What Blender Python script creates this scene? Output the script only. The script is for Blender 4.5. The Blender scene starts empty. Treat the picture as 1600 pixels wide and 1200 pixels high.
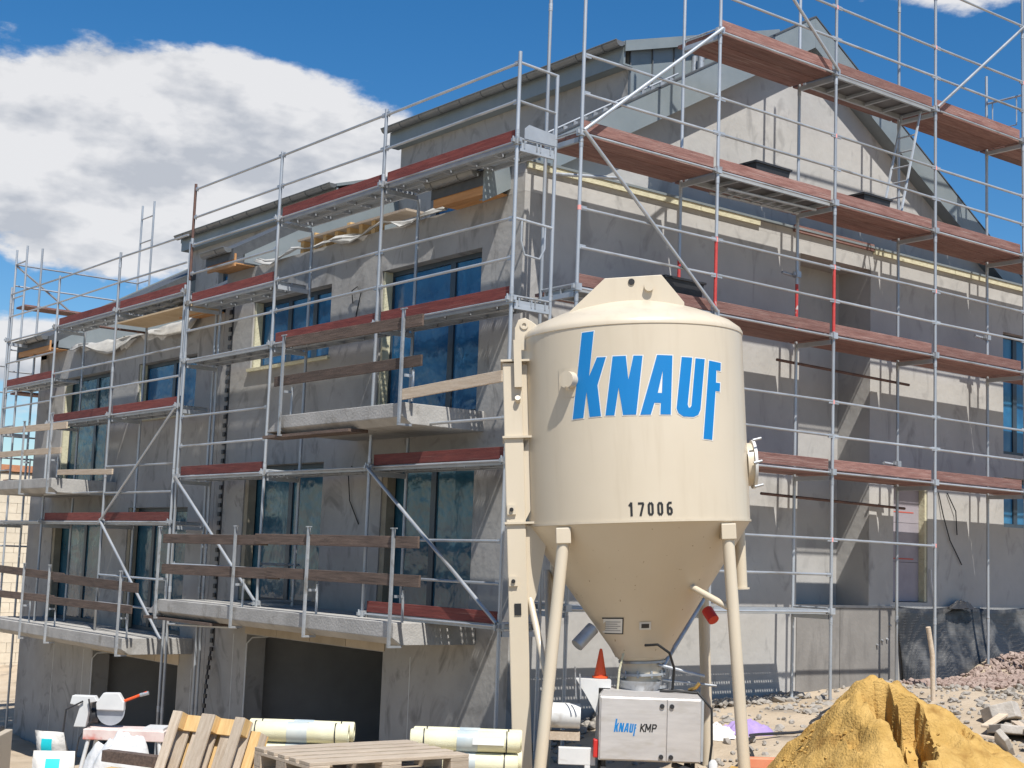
import bpy, bmesh, math, random
from mathutils import Vector, Matrix, Euler, noise
from mathutils.geometry import tessellate_polygon
rnd = random.Random(7)
PI = math.pi
SC = bpy.context.scene
COL = SC.collection

# ------------------------------------------------------------------ camera
PITCH, ROLL, YAW = 0.12088, 0.03680, 0.90514
fw = Vector((math.cos(PITCH)*math.cos(YAW), math.cos(PITCH)*math.sin(YAW), math.sin(PITCH)))
rt0 = Vector((math.sin(YAW), -math.cos(YAW), 0)); up0 = rt0.cross(fw)
rt = rt0*math.cos(ROLL) + up0*math.sin(ROLL); up = -rt0*math.sin(ROLL) + up0*math.cos(ROLL)
cam = bpy.data.cameras.new('camera'); camo = bpy.data.objects.new('camera', cam); COL.objects.link(camo)
m = Matrix((rt, up, -fw)).transposed().to_4x4(); m.translation = (0, 0, 3.0)
camo.matrix_world = m
cam.sensor_width = 36; cam.lens = 36*2263.34/1600; cam.clip_end = 3000; cam.clip_start = .1
SC.camera = camo
SC.cycles.max_bounces = 5; SC.cycles.diffuse_bounces = 3; SC.cycles.glossy_bounces = 2; SC.cycles.transmission_bounces = 2; SC.cycles.transparent_max_bounces = 6

# ------------------------------------------------------------------ light
LDIR = Vector((0.35, 1.0, -1.72)).normalized()      # way the sunlight travels
sun_el = math.asin(-LDIR.z); sun_az = math.atan2(-LDIR.x, -LDIR.y)
sl = bpy.data.lights.new('sun', 'SUN'); sl.energy = 5.0; sl.angle = math.radians(.53); sl.color = (1, .965, .91)
so = bpy.data.objects.new('sun', sl); COL.objects.link(so)
so.rotation_euler = LDIR.to_track_quat('-Z', 'Y').to_euler(); so.location = (-5, -10, 30)
SC.view_settings.view_transform = 'Standard'; SC.view_settings.look = 'None'
SC.view_settings.exposure = 0.40; SC.view_settings.gamma = 1.0; SC.view_settings.use_curve_mapping = False

def px_dir(u, v):
    return (fw + rt*((u-800)/2263.34) + up*((600-v)/2263.34)).normalized()

def build_world():
    w = bpy.data.worlds.new('World'); SC.world = w; w.use_nodes = True
    nt = w.node_tree; N = nt.nodes; L = nt.links; N.clear()
    out = N.new('ShaderNodeOutputWorld'); bg = N.new('ShaderNodeBackground'); bg.inputs['Strength'].default_value = .100
    L.new(bg.outputs[0], out.inputs[0])
    sky = N.new('ShaderNodeTexSky'); sky.sky_type = 'NISHITA'; sky.sun_disc = False
    sky.sun_elevation = sun_el; sky.sun_rotation = sun_az; sky.altitude = 300; sky.air_density = 1.0; sky.dust_density = .25; sky.ozone_density = 3.5
    tc = N.new('ShaderNodeTexCoord')
    def math_(op, a, b=None, c=None):
        n = N.new('ShaderNodeMath'); n.operation = op
        for i, x in enumerate((a, b, c)):
            if x is None: continue
            if isinstance(x, (int, float)): n.inputs[i].default_value = x
            else: L.new(x, n.inputs[i])
        return n.outputs[0]
    def dot(v):
        n = N.new('ShaderNodeVectorMath'); n.operation = 'DOT_PRODUCT'; L.new(tc.outputs['Generated'], n.inputs[0]); n.inputs[1].default_value = v
        return n.outputs['Value']
    def bump(u, v, su, sv, amp):
        d = px_dir(u, v); e1 = d.cross(Vector((0, 0, 1))).normalized(); e2 = e1.cross(d)
        a = math_('DIVIDE', dot(e1), su/2263.); b = math_('DIVIDE', dot(e2), sv/2263.)
        s = math_('ADD', math_('POWER', a, 2), math_('POWER', b, 2))
        fr = math_('GREATER_THAN', dot(d), 0.2)
        return math_('MULTIPLY', math_('MULTIPLY', math_('EXPONENT', math_('MULTIPLY', s, -1)), amp), fr)
    def fbm(off, scale, detail, rough, sq=(1, 1, 2.1)):
        mp = N.new('ShaderNodeMapping'); mp.inputs['Location'].default_value = off; mp.inputs['Scale'].default_value = sq
        L.new(tc.outputs['Generated'], mp.inputs[0])
        n = N.new('ShaderNodeTexNoise'); n.inputs['Scale'].default_value = scale; n.inputs['Detail'].default_value = detail; n.inputs['Roughness'].default_value = rough
        L.new(mp.outputs[0], n.inputs['Vector']); return n.outputs['Fac']
    off = (3.1, 1.7, .4)
    f1 = fbm(off, 9.0, 8, .60)
    so_ = -LDIR*0.028
    f2 = fbm((off[0]+so_.x, off[1]+so_.y, off[2]+so_.z*2.1), 9.0, 4, .60)
    big = fbm((9.3, 4.2, 7.7), 1.6, 0, .5)
    cov = math_('MULTIPLY_ADD', big, .5, -.33)
    for args in ((140, 200, 330, 150, .42), (450, 215, 200, 105, .34), (660, 290, 170, 95, .33), (250, 350, 200, 70, .20), (20, 540, 140, 80, .26), (120, 468, 200, 40, -.30), (60, -45, 420, 48, -.40), (500, 0, 240, 60, -.34), (395, 207, 46, 15, -.16), (1120, 200, 420, 330, -.34), (1470, -4, 200, 44, .38), (1590, 300, 180, 240, -.30)):
        cov = math_('ADD', cov, bump(*args))
    dens = math_('ADD', f1, cov)
    mr = N.new('ShaderNodeMapRange'); mr.interpolation_type = 'SMOOTHSTEP'; L.new(dens, mr.inputs[0]); mr.inputs[1].default_value = .52; mr.inputs[2].default_value = .66
    shade = N.new('ShaderNodeMapRange'); L.new(math_('SUBTRACT', f1, f2), shade.inputs[0]); shade.inputs[1].default_value = -.14; shade.inputs[2].default_value = .10
    thick = N.new('ShaderNodeMapRange'); L.new(dens, thick.inputs[0]); thick.inputs[1].default_value = .60; thick.inputs[2].default_value = 1.0
    lit = math_('MULTIPLY_ADD', thick.outputs[0], -.12, shade.outputs[0])
    cr = N.new('ShaderNodeValToRGB'); L.new(lit, cr.inputs[0])
    cr.color_ramp.elements[0].position = 0; cr.color_ramp.elements[0].color = (4.0, 4.2, 4.6, 1)
    cr.color_ramp.elements[1].position = .75; cr.color_ramp.elements[1].color = (6.3, 6.3, 6.4, 1)
    # sky a little deeper away from the horizon: the real polarised blue
    hs = N.new('ShaderNodeHueSaturation'); hs.inputs['Saturation'].default_value = 1.34; hs.inputs['Value'].default_value = .90; L.new(sky.outputs[0], hs.inputs['Color'])
    mx = N.new('ShaderNodeMix'); mx.data_type = 'RGBA'
    L.new(math_('MULTIPLY', mr.outputs[0], .96), mx.inputs['Factor']); L.new(hs.outputs[0], mx.inputs[6]); L.new(cr.outputs[0], mx.inputs[7])
    L.new(mx.outputs[2], bg.inputs['Color'])
build_world()
SC.world.cycles.sampling_method = 'MANUAL'; SC.world.cycles.sample_map_resolution = 256

# ------------------------------------------------------------------ materials
MATS = {}
def M(name, c1, c2=None, scale=3, rough=.8, bump=0, bscale=40, metal=0, stretch=(1, 1, 1), detail=4, objvar=0, spots=None, coat=0, holes=None, spec=.5, distort=0):
    if name in MATS: return MATS[name]
    mt = bpy.data.materials.new(name); mt.use_nodes = True; nt = mt.node_tree; N = nt.nodes; L = nt.links
    b = N['Principled BSDF']; b.inputs['Roughness'].default_value = rough; b.inputs['Metallic'].default_value = metal
    b.inputs['Specular IOR Level'].default_value = spec
    if coat: b.inputs['Coat Weight'].default_value = coat; b.inputs['Coat Roughness'].default_value = .15
    tc = N.new('ShaderNodeTexCoord'); mp = N.new('ShaderNodeMapping'); mp.inputs['Scale'].default_value = stretch
    L.new(tc.outputs['Object'], mp.inputs[0]); vec = mp.outputs[0]
    oi = N.new('ShaderNodeObjectInfo')
    add = N.new('ShaderNodeVectorMath'); add.operation = 'ADD'; L.new(vec, add.inputs[0])
    sc_ = N.new('ShaderNodeVectorMath'); sc_.operation = 'SCALE'; sc_.inputs['Scale'].default_value = 37
    cmb = N.new('ShaderNodeCombineXYZ'); L.new(oi.outputs['Random'], cmb.inputs[0]); L.new(oi.outputs['Random'], cmb.inputs[1]); L.new(cmb.outputs[0], sc_.inputs[0]); L.new(sc_.outputs[0], add.inputs[1])
    vec = add.outputs[0]
    n = N.new('ShaderNodeTexNoise'); n.inputs['Scale'].default_value = scale; n.inputs['Detail'].default_value = detail; n.inputs['Roughness'].default_value = .62
    L.new(vec, n.inputs['Vector'])
    cr = N.new('ShaderNodeValToRGB'); cr.color_ramp.elements[0].position = .32; cr.color_ramp.elements[1].position = .68
    cr.color_ramp.elements[0].color = (*c1, 1); cr.color_ramp.elements[1].color = (*(c2 or c1), 1)
    L.new(n.outputs['Fac'], cr.inputs[0]); col = cr.outputs[0]
    if spots:                                   # (colour, scale, threshold, softness, stretch)
        sc, ss, th, sf, stt = spots
        mp2 = N.new('ShaderNodeMapping'); mp2.inputs['Scale'].default_value = stt; L.new(add.outputs[0], mp2.inputs[0])
        n2 = N.new('ShaderNodeTexNoise'); n2.inputs['Scale'].default_value = ss; n2.inputs['Detail'].default_value = 3; n2.inputs['Roughness'].default_value = .6; n2.inputs['Distortion'].default_value = distort; L.new(mp2.outputs[0], n2.inputs['Vector'])
        mr = N.new('ShaderNodeMapRange'); L.new(n2.outputs['Fac'], mr.inputs[0]); mr.inputs[1].default_value = th; mr.inputs[2].default_value = th+sf
        mx = N.new('ShaderNodeMix'); mx.data_type = 'RGBA'; L.new(mr.outputs[0], mx.inputs['Factor']); L.new(col, mx.inputs[6]); mx.inputs[7].default_value = (*sc, 1); col = mx.outputs[2]
    if objvar:
        hv = N.new('ShaderNodeHueSaturation'); L.new(col, hv.inputs['Color'])
        mr = N.new('ShaderNodeMapRange'); L.new(oi.outputs['Random'], mr.inputs[0]); mr.inputs[3].default_value = 1-objvar; mr.inputs[4].default_value = 1+objvar
        L.new(mr.outputs[0], hv.inputs['Value']); col = hv.outputs[0]
    L.new(col, b.inputs['Base Color'])
    if bump:
        nb = N.new('ShaderNodeTexNoise'); nb.inputs['Scale'].default_value = bscale; nb.inputs['Detail'].default_value = 2; L.new(vec, nb.inputs['Vector'])
        bp = N.new('ShaderNodeBump'); bp.inputs['Strength'].default_value = bump; bp.inputs['Distance'].default_value = .02; L.new(nb.outputs['Fac'], bp.inputs['Height']); L.new(bp.outputs[0], b.inputs['Normal'])
    if holes:                                   # punched holes: (pitch_long, pitch_cross, duty) along object y / x
        sx = N.new('ShaderNodeSeparateXYZ'); L.new(tc.outputs['Object'], sx.inputs[0])
        def mm(op, a, bb):
            q = N.new('ShaderNodeMath'); q.operation = op
            for i, x in enumerate((a, bb)):
                if isinstance(x, (int, float)): q.inputs[i].default_value = x
                else: L.new(x, q.inputs[i])
            return q.outputs[0]
        fy = mm('FRACT', mm('DIVIDE', sx.outputs['Y'], holes[0]), 0); fx = mm('FRACT', mm('DIVIDE', sx.outputs['X'], holes[1]), 0)
        hole = mm('MULTIPLY', mm('LESS_THAN', fy, holes[2]), mm('LESS_THAN', fx, holes[2]*.55))
        tr = N.new('ShaderNodeBsdfTransparent'); ms = N.new('ShaderNodeMixShader'); L.new(hole, ms.inputs[0]); L.new(b.outputs[0], ms.inputs[1]); L.new(tr.outputs[0], ms.inputs[2])
        L.new(ms.outputs[0], N['Material Output'].inputs[0])
    MATS[name] = mt; return mt

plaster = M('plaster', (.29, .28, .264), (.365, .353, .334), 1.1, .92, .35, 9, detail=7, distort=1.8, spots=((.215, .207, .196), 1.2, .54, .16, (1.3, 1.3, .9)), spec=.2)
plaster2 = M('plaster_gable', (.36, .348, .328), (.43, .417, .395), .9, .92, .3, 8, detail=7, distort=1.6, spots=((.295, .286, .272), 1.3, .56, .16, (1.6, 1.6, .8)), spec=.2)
concrete = M('concrete', (.25, .24, .222), (.33, .318, .295), 1.6, .9, .25, 22, spots=((.21, .2, .185), 2.2, .58, .12, (1, 1, .4)), spec=.2)
slabmat = M('slab_concrete', (.30, .29, .272), (.41, .395, .37), 2.2, .88, .3, 30, spots=((.25, .235, .21), 3, .57, .14, (1, 1, .6)), spec=.25)
dark = M('garage_interior', (.31, .30, .285), (.38, .365, .35), 1.2, .95)
zinc = M('zinc_sheet', (.20, .232, .24), (.255, .285, .292), 1.4, .5, .06, 6, metal=.25)
zincd = M('gutter_metal', (.16, .165, .165), (.21, .215, .215), 3, .42, metal=.45)
tile = M('roof_covering', (.05, .055, .06), (.075, .08, .085), 8, .6)
galv = M('galvanised_steel', (.34, .36, .38), (.46, .48, .50), 7, .42, .1, 60, metal=.45, objvar=.14, spots=((.25, .24, .225), 6, .58, .1, (1, 1, .5)))
galvd = M('steel_deck', (.38, .41, .44), (.50, .53, .56), 4, .5, metal=.4, objvar=.1, holes=(.05, .0786, .5))
galvs = M('steel_deck_side', (.36, .385, .41), (.45, .475, .50), 4, .48, metal=.4, objvar=.1)
rust = M('rusty_tube', (.07, .04, .035), (.15, .08, .06), 12, .8, .2, 60)
redp = M('red_painted_tube', (.42, .03, .03), (.5, .06, .05), 12, .6, spots=((.5, .45, .42), 10, .62, .06, (1, 1, .4)))
pinkp = M('pink_tape', (.75, .30, .27), None, 5, .6)
redwood = M('red_toe_board', (.115, .022, .018), (.20, .045, .035), 5, .75, .3, 30, stretch=(6, .5, 6), objvar=.22, spots=((.28, .16, .13), 5, .62, .1, (3, .4, 6)))
brownwood = M('worn_red_board', (.15, .066, .054), (.25, .132, .11), 5, .8, .35, 30, stretch=(.6, 5, 5), objvar=.22, spots=((.36, .29, .26), 4, .585, .12, (.5, 5, 8)))
darkwood = M('dark_weathered_board', (.055, .038, .03), (.13, .09, .07), 5, .85, .4, 40, stretch=(8, .5, 8), objvar=.25, spots=((.24, .19, .15), 6, .62, .08, (3, .35, 6)))
palewood = M('pale_board', (.44, .34, .24), (.56, .46, .35), 5, .8, .25, 40, stretch=(8, .6, 8), objvar=.14)
soffit = M('orange_soffit_board', (.40, .19, .07), (.52, .27, .11), 3, .7, .15, 30, stretch=(6, .5, 6), objvar=.12)
cream = M('cream_enamel', (.54, .465, .35), (.575, .50, .385), .7, .38, .03, 3, spots=((.50, .425, .315), 2.2, .52, .3, (3, 3, .28)), coat=.15)
bluep = M('logo_blue', (.001, .165, .44), (.001, .18, .47), 2, .45)
whitep = M('white_print', (.66, .66, .64), None, 2, .5)
blackp = M('black_print', (.012, .012, .012), None, 2, .6)
black = M('black_plastic', (.018, .018, .02), (.03, .03, .032), 6, .5, .1, 20)
inox = M('brushed_stainless', (.50, .475, .455), (.58, .555, .53), 3, .42, .05, 80, metal=.35, stretch=(1, 1, 6), spots=((.46, .43, .39), 3, .55, .2, (1, 1, .6)))
whitem = M('white_metal', (.54, .54, .53), (.62, .62, .60), 4, .45, spots=((.42, .4, .37), 5, .62, .1, (1, 1, 1)))
redpl = M('red_plastic', (.50, .025, .02), None, 3, .4)
orangep = M('orange_plastic', (.80, .10, .02), (.72, .08, .015), 3, .5)
brass = M('brass', (.55, .36, .12), None, 3, .3, metal=.8)
frame_m = M('window_frame', (.03, .045, .06), (.045, .065, .085), 3, .4)
yellowins = M('yellow_insulation', (.47, .44, .30), (.56, .53, .38), 9, .9, .4, 30, spots=((.33, .31, .21), 5, .6, .1, (1, 1, 2)))
violet = M('violet_board', (.27, .245, .27), (.33, .30, .325), 2.5, .85, .1, 20)
rollm = M('yellow_mesh_roll', (.64, .60, .39), (.70, .67, .47), 6, .75, .3, 120)
sandm = M('yellow_sand', (.385, .235, .068), (.50, .32, .108), 5, .95, .8, 45, spots=((.27, .15, .042), 3.0, .56, .16, (1, 1, 1)), spec=.1)
dirt = M('dusty_ground', (.35, .28, .20), (.46, .38, .285), .8, .95, .9, 14, spots=((.25, .21, .165), 1.1, .58, .12, (1, 1, 1)), spec=.1)
gravelm = M('reddish_gravel', (.27, .19, .16), (.42, .33, .28), 3, .9, .4, 30, objvar=.2, spec=.15)
stonem = M('rubble_stone', (.33, .30, .26), (.46, .42, .37), 4, .9, .4, 30, objvar=.25, spec=.15)
palletm = M('pallet_wood', (.37, .29, .21), (.49, .405, .31), 5, .85, .3, 40, stretch=(1, 8, 8), objvar=.2, spots=((.27, .21, .15), 5, .62, .1, (.5, 5, 5)))
freshm = M('fresh_pallet_wood', (.50, .31, .12), (.60, .41, .19), 5, .8, .2, 40, stretch=(1, 8, 8), objvar=.16)
foil = M('crumpled_clear_foil', (.55, .54, .52), (.70, .69, .67), 5, .28, .9, 9)
pvc = M('dark_blue_panel', (.02, .03, .055), None, 3, .5)
purple = M('purple_cloth', (.27, .19, .40), (.36, .26, .50), 4, .85, .6, 14)
turq = M('turquoise_print', (.01, .56, .60), None, 3, .6)
paper = M('paper_bag', (.62, .58, .52), (.72, .69, .63), 5, .85, .5, 16)
terr = M('terracotta', (.42, .18, .09), (.50, .24, .13), 6, .85)
limeb = M('sand_lime_block', (.60, .52, .40), (.68, .60, .47), 6, .9, objvar=.07)

def film(name, c1, c2, bump=.5, bscale=5, rough=.12):
    if name in MATS: return MATS[name]
    mt = M(name, c1, c2, 1.6, rough, bump, bscale, spec=.6)
    return mt
filmB = film('blue_film_glass', (.012, .075, .18), (.03, .14, .28), .75, 3.6, .14)
filmT = film('teal_film_glass', (.018, .072, .11), (.045, .135, .185), .75, 3.6, .14)
filmW = film('wrinkled_film', (.02, .06, .085), (.05, .125, .16), .9, 5, .2)
filmC = film('bright_blue_film', (.012, .09, .21), (.04, .19, .34), .6, 4, .3)

def dimple_mat():
    mt = bpy.data.materials.new('dimpled_membrane'); mt.use_nodes = True; nt = mt.node_tree; N = nt.nodes; L = nt.links; b = N['Principled BSDF']
    b.inputs['Base Color'].default_value = (.022, .024, .028, 1); b.inputs['Roughness'].default_value = .42
    tc = N.new('ShaderNodeTexCoord'); v = N.new('ShaderNodeTexVoronoi'); v.inputs['Scale'].default_value = 40; v.inputs['Randomness'].default_value = .12; L.new(tc.outputs['Object'], v.inputs['Vector'])
    mr = N.new('ShaderNodeMapRange'); L.new(v.outputs['Distance'], mr.inputs[0]); mr.inputs[1].default_value = .15; mr.inputs[2].default_value = .42; mr.inputs[3].default_value = 1; mr.inputs[4].default_value = 0
    bp = N.new('ShaderNodeBump'); bp.inputs['Strength'].default_value = .6; bp.inputs['Distance'].default_value = .012; L.new(mr.outputs[0], bp.inputs['Height']); L.new(bp.outputs[0], b.inputs['Normal'])
    n = N.new('ShaderNodeTexNoise'); n.inputs['Scale'].default_value = 2.2; n.inputs['Detail'].default_value = 7; L.new(tc.outputs['Object'], n.inputs['Vector'])
    cr = N.new('ShaderNodeValToRGB'); cr.color_ramp.elements[0].position = .5; cr.color_ramp.elements[0].color = (.02, .022, .026, 1); cr.color_ramp.elements[1].position = .75; cr.color_ramp.elements[1].color = (.17, .165, .155, 1)
    L.new(n.outputs['Fac'], cr.inputs[0]); L.new(cr.outputs[0], b.inputs['Base Color']); return mt
dimple = dimple_mat()

# ------------------------------------------------------------------ helpers
WM = {}
def link(o, parent=None, local=False):
    COL.objects.link(o)
    basis = o.matrix_basis.copy()
    if parent is not None:
        o.parent = parent
        if not local: o.matrix_parent_inverse = WM[parent].inverted(); WM[o] = basis
        else: WM[o] = WM[parent] @ basis
    else: WM[o] = basis
    return o
def tag(o, label, cat, group=None):
    o['label'] = label; o['category'] = cat
    if group: o['group'] = group
    return o
def thing(name, label, cat, loc=(0, 0, 0), rot=(0, 0, 0), group=None):
    o = bpy.data.objects.new(name, None); o.empty_display_size = .2; o.location = loc; o.rotation_euler = rot
    link(o); return tag(o, label, cat, group)
class B:
    def __init__(s): s.v = []; s.f = []
    def add(s, vs, fs):
        n = len(s.v); s.v += [tuple(q) for q in vs]; s.f += [tuple(i+n for i in f) for f in fs]; return s
    def box(s, a, b):
        x0, y0, z0 = a; x1, y1, z1 = b
        return s.add([(x0, y0, z0), (x1, y0, z0), (x1, y1, z0), (x0, y1, z0), (x0, y0, z1), (x1, y0, z1), (x1, y1, z1), (x0, y1, z1)],
                     [(0, 3, 2, 1), (4, 5, 6, 7), (0, 1, 5, 4), (1, 2, 6, 5), (2, 3, 7, 6), (3, 0, 4, 7)])
    def hexa(s, q):
        return s.add(q, [(0, 3, 2, 1), (4, 5, 6, 7), (0, 1, 5, 4), (1, 2, 6, 5), (2, 3, 7, 6), (3, 0, 4, 7)])
    def prism(s, poly, ax, a, b):                # poly in the two other axes, extruded along ax
        def P(p, t): return (t, p[0], p[1]) if ax == 'x' else ((p[0], t, p[1]) if ax == 'y' else (p[0], p[1], t))
        n = len(poly)
        return s.add([P(p, a) for p in poly] + [P(p, b) for p in poly], [tuple(range(n))[::-1], tuple(range(n, 2*n))] + [(i, (i+1) % n, n+(i+1) % n, n+i) for i in range(n)])
    def tube(s, pts, r, n=8, cap=True, r2=None):
        pts = [Vector(p) for p in pts]; rings = []
        for i, p in enumerate(pts):
            t = (pts[min(i+1, len(pts)-1)] - pts[max(i-1, 0)]).normalized()
            a = t.orthogonal().normalized() if i == 0 else (pa - t*pa.dot(t)).normalized()
            pa = a; b = t.cross(a); rr = r if r2 is None else r+(r2-r)*i/(len(pts)-1)
            rings.append([p + (a*math.cos(2*PI*k/n) + b*math.sin(2*PI*k/n))*rr for k in range(n)])
        vs = [q for R in rings for q in R]; fs = []
        for i in range(len(rings)-1):
            for k in range(n): fs.append((i*n+k, i*n+(k+1) % n, (i+1)*n+(k+1) % n, (i+1)*n+k))
        if cap: fs.append(tuple(range(n))[::-1]); fs.append(tuple((len(rings)-1)*n+k for k in range(n)))
        return s.add(vs, fs)
    def lathe(s, prof, n=48, c=(0, 0)):
        vs = [(c[0]+r*math.cos(2*PI*k/n), c[1]+r*math.sin(2*PI*k/n), z) for r, z in prof for k in range(n)]; fs = []
        for i in range(len(prof)-1):
            for k in range(n): fs.append((i*n+k, i*n+(k+1) % n, (i+1)*n+(k+1) % n, (i+1)*n+k))
        return s.add(vs, fs)
    def mesh(s, name):
        me = bpy.data.meshes.new(name); me.from_pydata(s.v, [], s.f); me.update(); return me
    def obj(s, name, mat, parent=None, local=False, smooth=False, bevel=0, loc=None, rot=None):
        me = s.mesh(name); me.materials.append(mat)
        bm = bmesh.new(); bm.from_mesh(me); bmesh.ops.recalc_face_normals(bm, faces=bm.faces); bm.to_mesh(me); bm.free()
        if smooth:
            for p in me.polygons: p.use_smooth = True
            try: me.set_sharp_from_angle(angle=math.radians(40))
            except Exception: pass
        o = bpy.data.objects.new(name, me)
        if loc: o.location = loc
        if rot: o.rotation_euler = rot
        if bevel:
            mo = o.modifiers.new('bevel', 'BEVEL'); mo.width = bevel; mo.segments = 2; mo.limit_method = 'ANGLE'; mo.angle_limit = math.radians(40)
        return link(o, parent, local)
def box(name, a, b, mat, parent=None, local=False, bevel=0):
    c = [(a[i]+b[i])/2 for i in range(3)]
    return B().box([a[i]-c[i] for i in range(3)], [b[i]-c[i] for i in range(3)]).obj(name, mat, parent, local, bevel=bevel, loc=c)
CYL = {}
def rod(name, a, b, r, mat, parent=None, local=False, n=10):
    key = (r, mat.name, n)
    if key not in CYL:
        me = B().tube([(0, 0, -.5), (0, 0, .5)], r, n).mesh('rod'); me.materials.append(mat)
        for p in me.polygons: p.use_smooth = True
        try: me.set_sharp_from_angle(angle=math.radians(50))
        except Exception: pass
        CYL[key] = me
    a = Vector(a); b = Vector(b); d = b-a
    o = bpy.data.objects.new(name, CYL[key]); o.location = (a+b)/2; o.rotation_mode = 'XYZ'
    o.rotation_euler = d.to_track_quat('Z', 'Y').to_euler(); o.scale = (1, 1, d.length)
    return link(o, parent, local)
SHARED = {}
def inst(name, key, build, mat, parent, loc, rot=(0, 0, 0), local=False, smooth=False):
    if key not in SHARED:
        o = build().obj(name, mat, smooth=smooth); SHARED[key] = o.data; bpy.data.objects.remove(o)
    o = bpy.data.objects.new(name, SHARED[key]); o.location = loc; o.rotation_euler = rot
    return link(o, parent, local)
def grid_wall(a0, a1, z0, z1, holes, plane, depth, ax):
    """wall in the (a, z) plane at ax=plane going 'depth' inwards, with rectangular openings and their reveals"""
    A = sorted({a0, a1, *[h[0] for h in holes], *[h[1] for h in holes]}); Z = sorted({z0, z1, *[h[2] for h in holes], *[h[3] for h in holes]})
    A = [a for a in A if a0 <= a <= a1]; Z = [z for z in Z if z0 <= z <= z1]
    full = lambda i, j: 0 <= i < len(A)-1 and 0 <= j < len(Z)-1 and not any(h[0] <= (A[i]+A[i+1])/2 <= h[1] and h[2] <= (Z[j]+Z[j+1])/2 <= h[3] for h in holes)
    def P(a, d, z): return (plane+d, a, z) if ax == 'x' else (a, plane+d, z)
    b = B()
    for i in range(len(A)-1):
        for j in range(len(Z)-1):
            if not full(i, j): continue
            x0, x1, y0, y1 = A[i], A[i+1], Z[j], Z[j+1]
            for d in (0, depth): b.add([P(x0, d, y0), P(x1, d, y0), P(x1, d, y1), P(x0, d, y1)], [(0, 1, 2, 3)])
            for (di, dj, p, q) in ((-1, 0, (x0, y0), (x0, y1)), (1, 0, (x1, y0), (x1, y1)), (0, -1, (x0, y0), (x1, y0)), (0, 1, (x0, y1), (x1, y1))):
                if not full(i+di, j+dj): b.add([P(p[0], 0, p[1]), P(q[0], 0, q[1]), P(q[0], depth, q[1]), P(p[0], depth, p[1])], [(0, 1, 2, 3)])
    return b
def weld(o):
    bm = bmesh.new(); bm.from_mesh(o.data); bmesh.ops.remove_doubles(bm, verts=bm.verts, dist=1e-4); bmesh.ops.recalc_face_normals(bm, faces=bm.faces); bm.to_mesh(o.data); bm.free(); return o

# ------------------------------------------------------------------ ground
GP = [(0, 0, 1.35), (5, 4, 1.1), (10, 3, 1.2), (16, 4, 1.3), (5.6, 11.8, .42), (7.5, 10.2, .5), (10.8, 11.3, .75), (11, 8.5, .98), (13.5, 12.2, 1.0), (14, 14, 1.05), (16, 14.4, 1.08), (17.2, 13.6, 1.2), (18.5, 12.5, 1.35),
      (20, 14.2, 1.28), (20.5, 12.8, 1.4), (22.9, 14.2, 1.68), (25, 13, 2.1), (30, 12, 2.4), (11, 14.2, .62), (9.5, 15, .2), (10.8, 16.5, -.15), (11.5, 19, -.48), (10, 20, -.5), (11.5, 24, -1.0), (11.5, 30, -1.22), (9, 28, -1.2), (7, 16.5, -.15), (4, 13, .42), (3, 20, -.4), (0, 28, -.8), (11, 38, -1.3), (0, 60, -1), (40, 60, -1), (40, 20, 2), (40, -20, 1.5), (-40, 0, 1), (-40, 50, -.8), (0, -40, 1.4), (17, 20, -.52), (17, 28, -1.2)]
def gz(x, y):
    sw = sz = 0
    for px, py, pz in GP:
        w = 1/((x-px)**2+(y-py)**2+.15)**1.7; sw += w; sz += w*pz
    return sz/sw
def axis_pts(lo, hi, step, far):
    a = [lo+i*step for i in range(int((hi-lo)/step)+1)]; d = step; p = a[-1]; q = a[0]; pre = []
    while p < far: d *= 1.5; p += d; a.append(p); q -= d; pre.append(q)
    return pre[::-1]+a
GX = axis_pts(-1, 26, .3, 900); GY = axis_pts(-1, 36, .3, 900)
b = B()
for x in GX:
    for y in GY:
        z = gz(x, y)
        if 3 < x < 26 and 6 < y < 36: z += .045*noise.fractal(Vector((x*1.3, y*1.3, 0)), 1, 2, 4) + .02*noise.noise(Vector((x*5, y*5, 3)))
        if 11.7 < x < 24.3 and 14.9 < y < 32: z = min(z, -.62 if y < 23.3 else -1.3)
        b.v.append((x, y, z))
ny = len(GY)
for i in range(len(GX)-1):
    for j in range(ny-1): b.f.append((i*ny+j, (i+1)*ny+j, (i+1)*ny+j+1, i*ny+j+1))
g = b.obj('ground', dirt, smooth=True); g['kind'] = 'structure'

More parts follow.
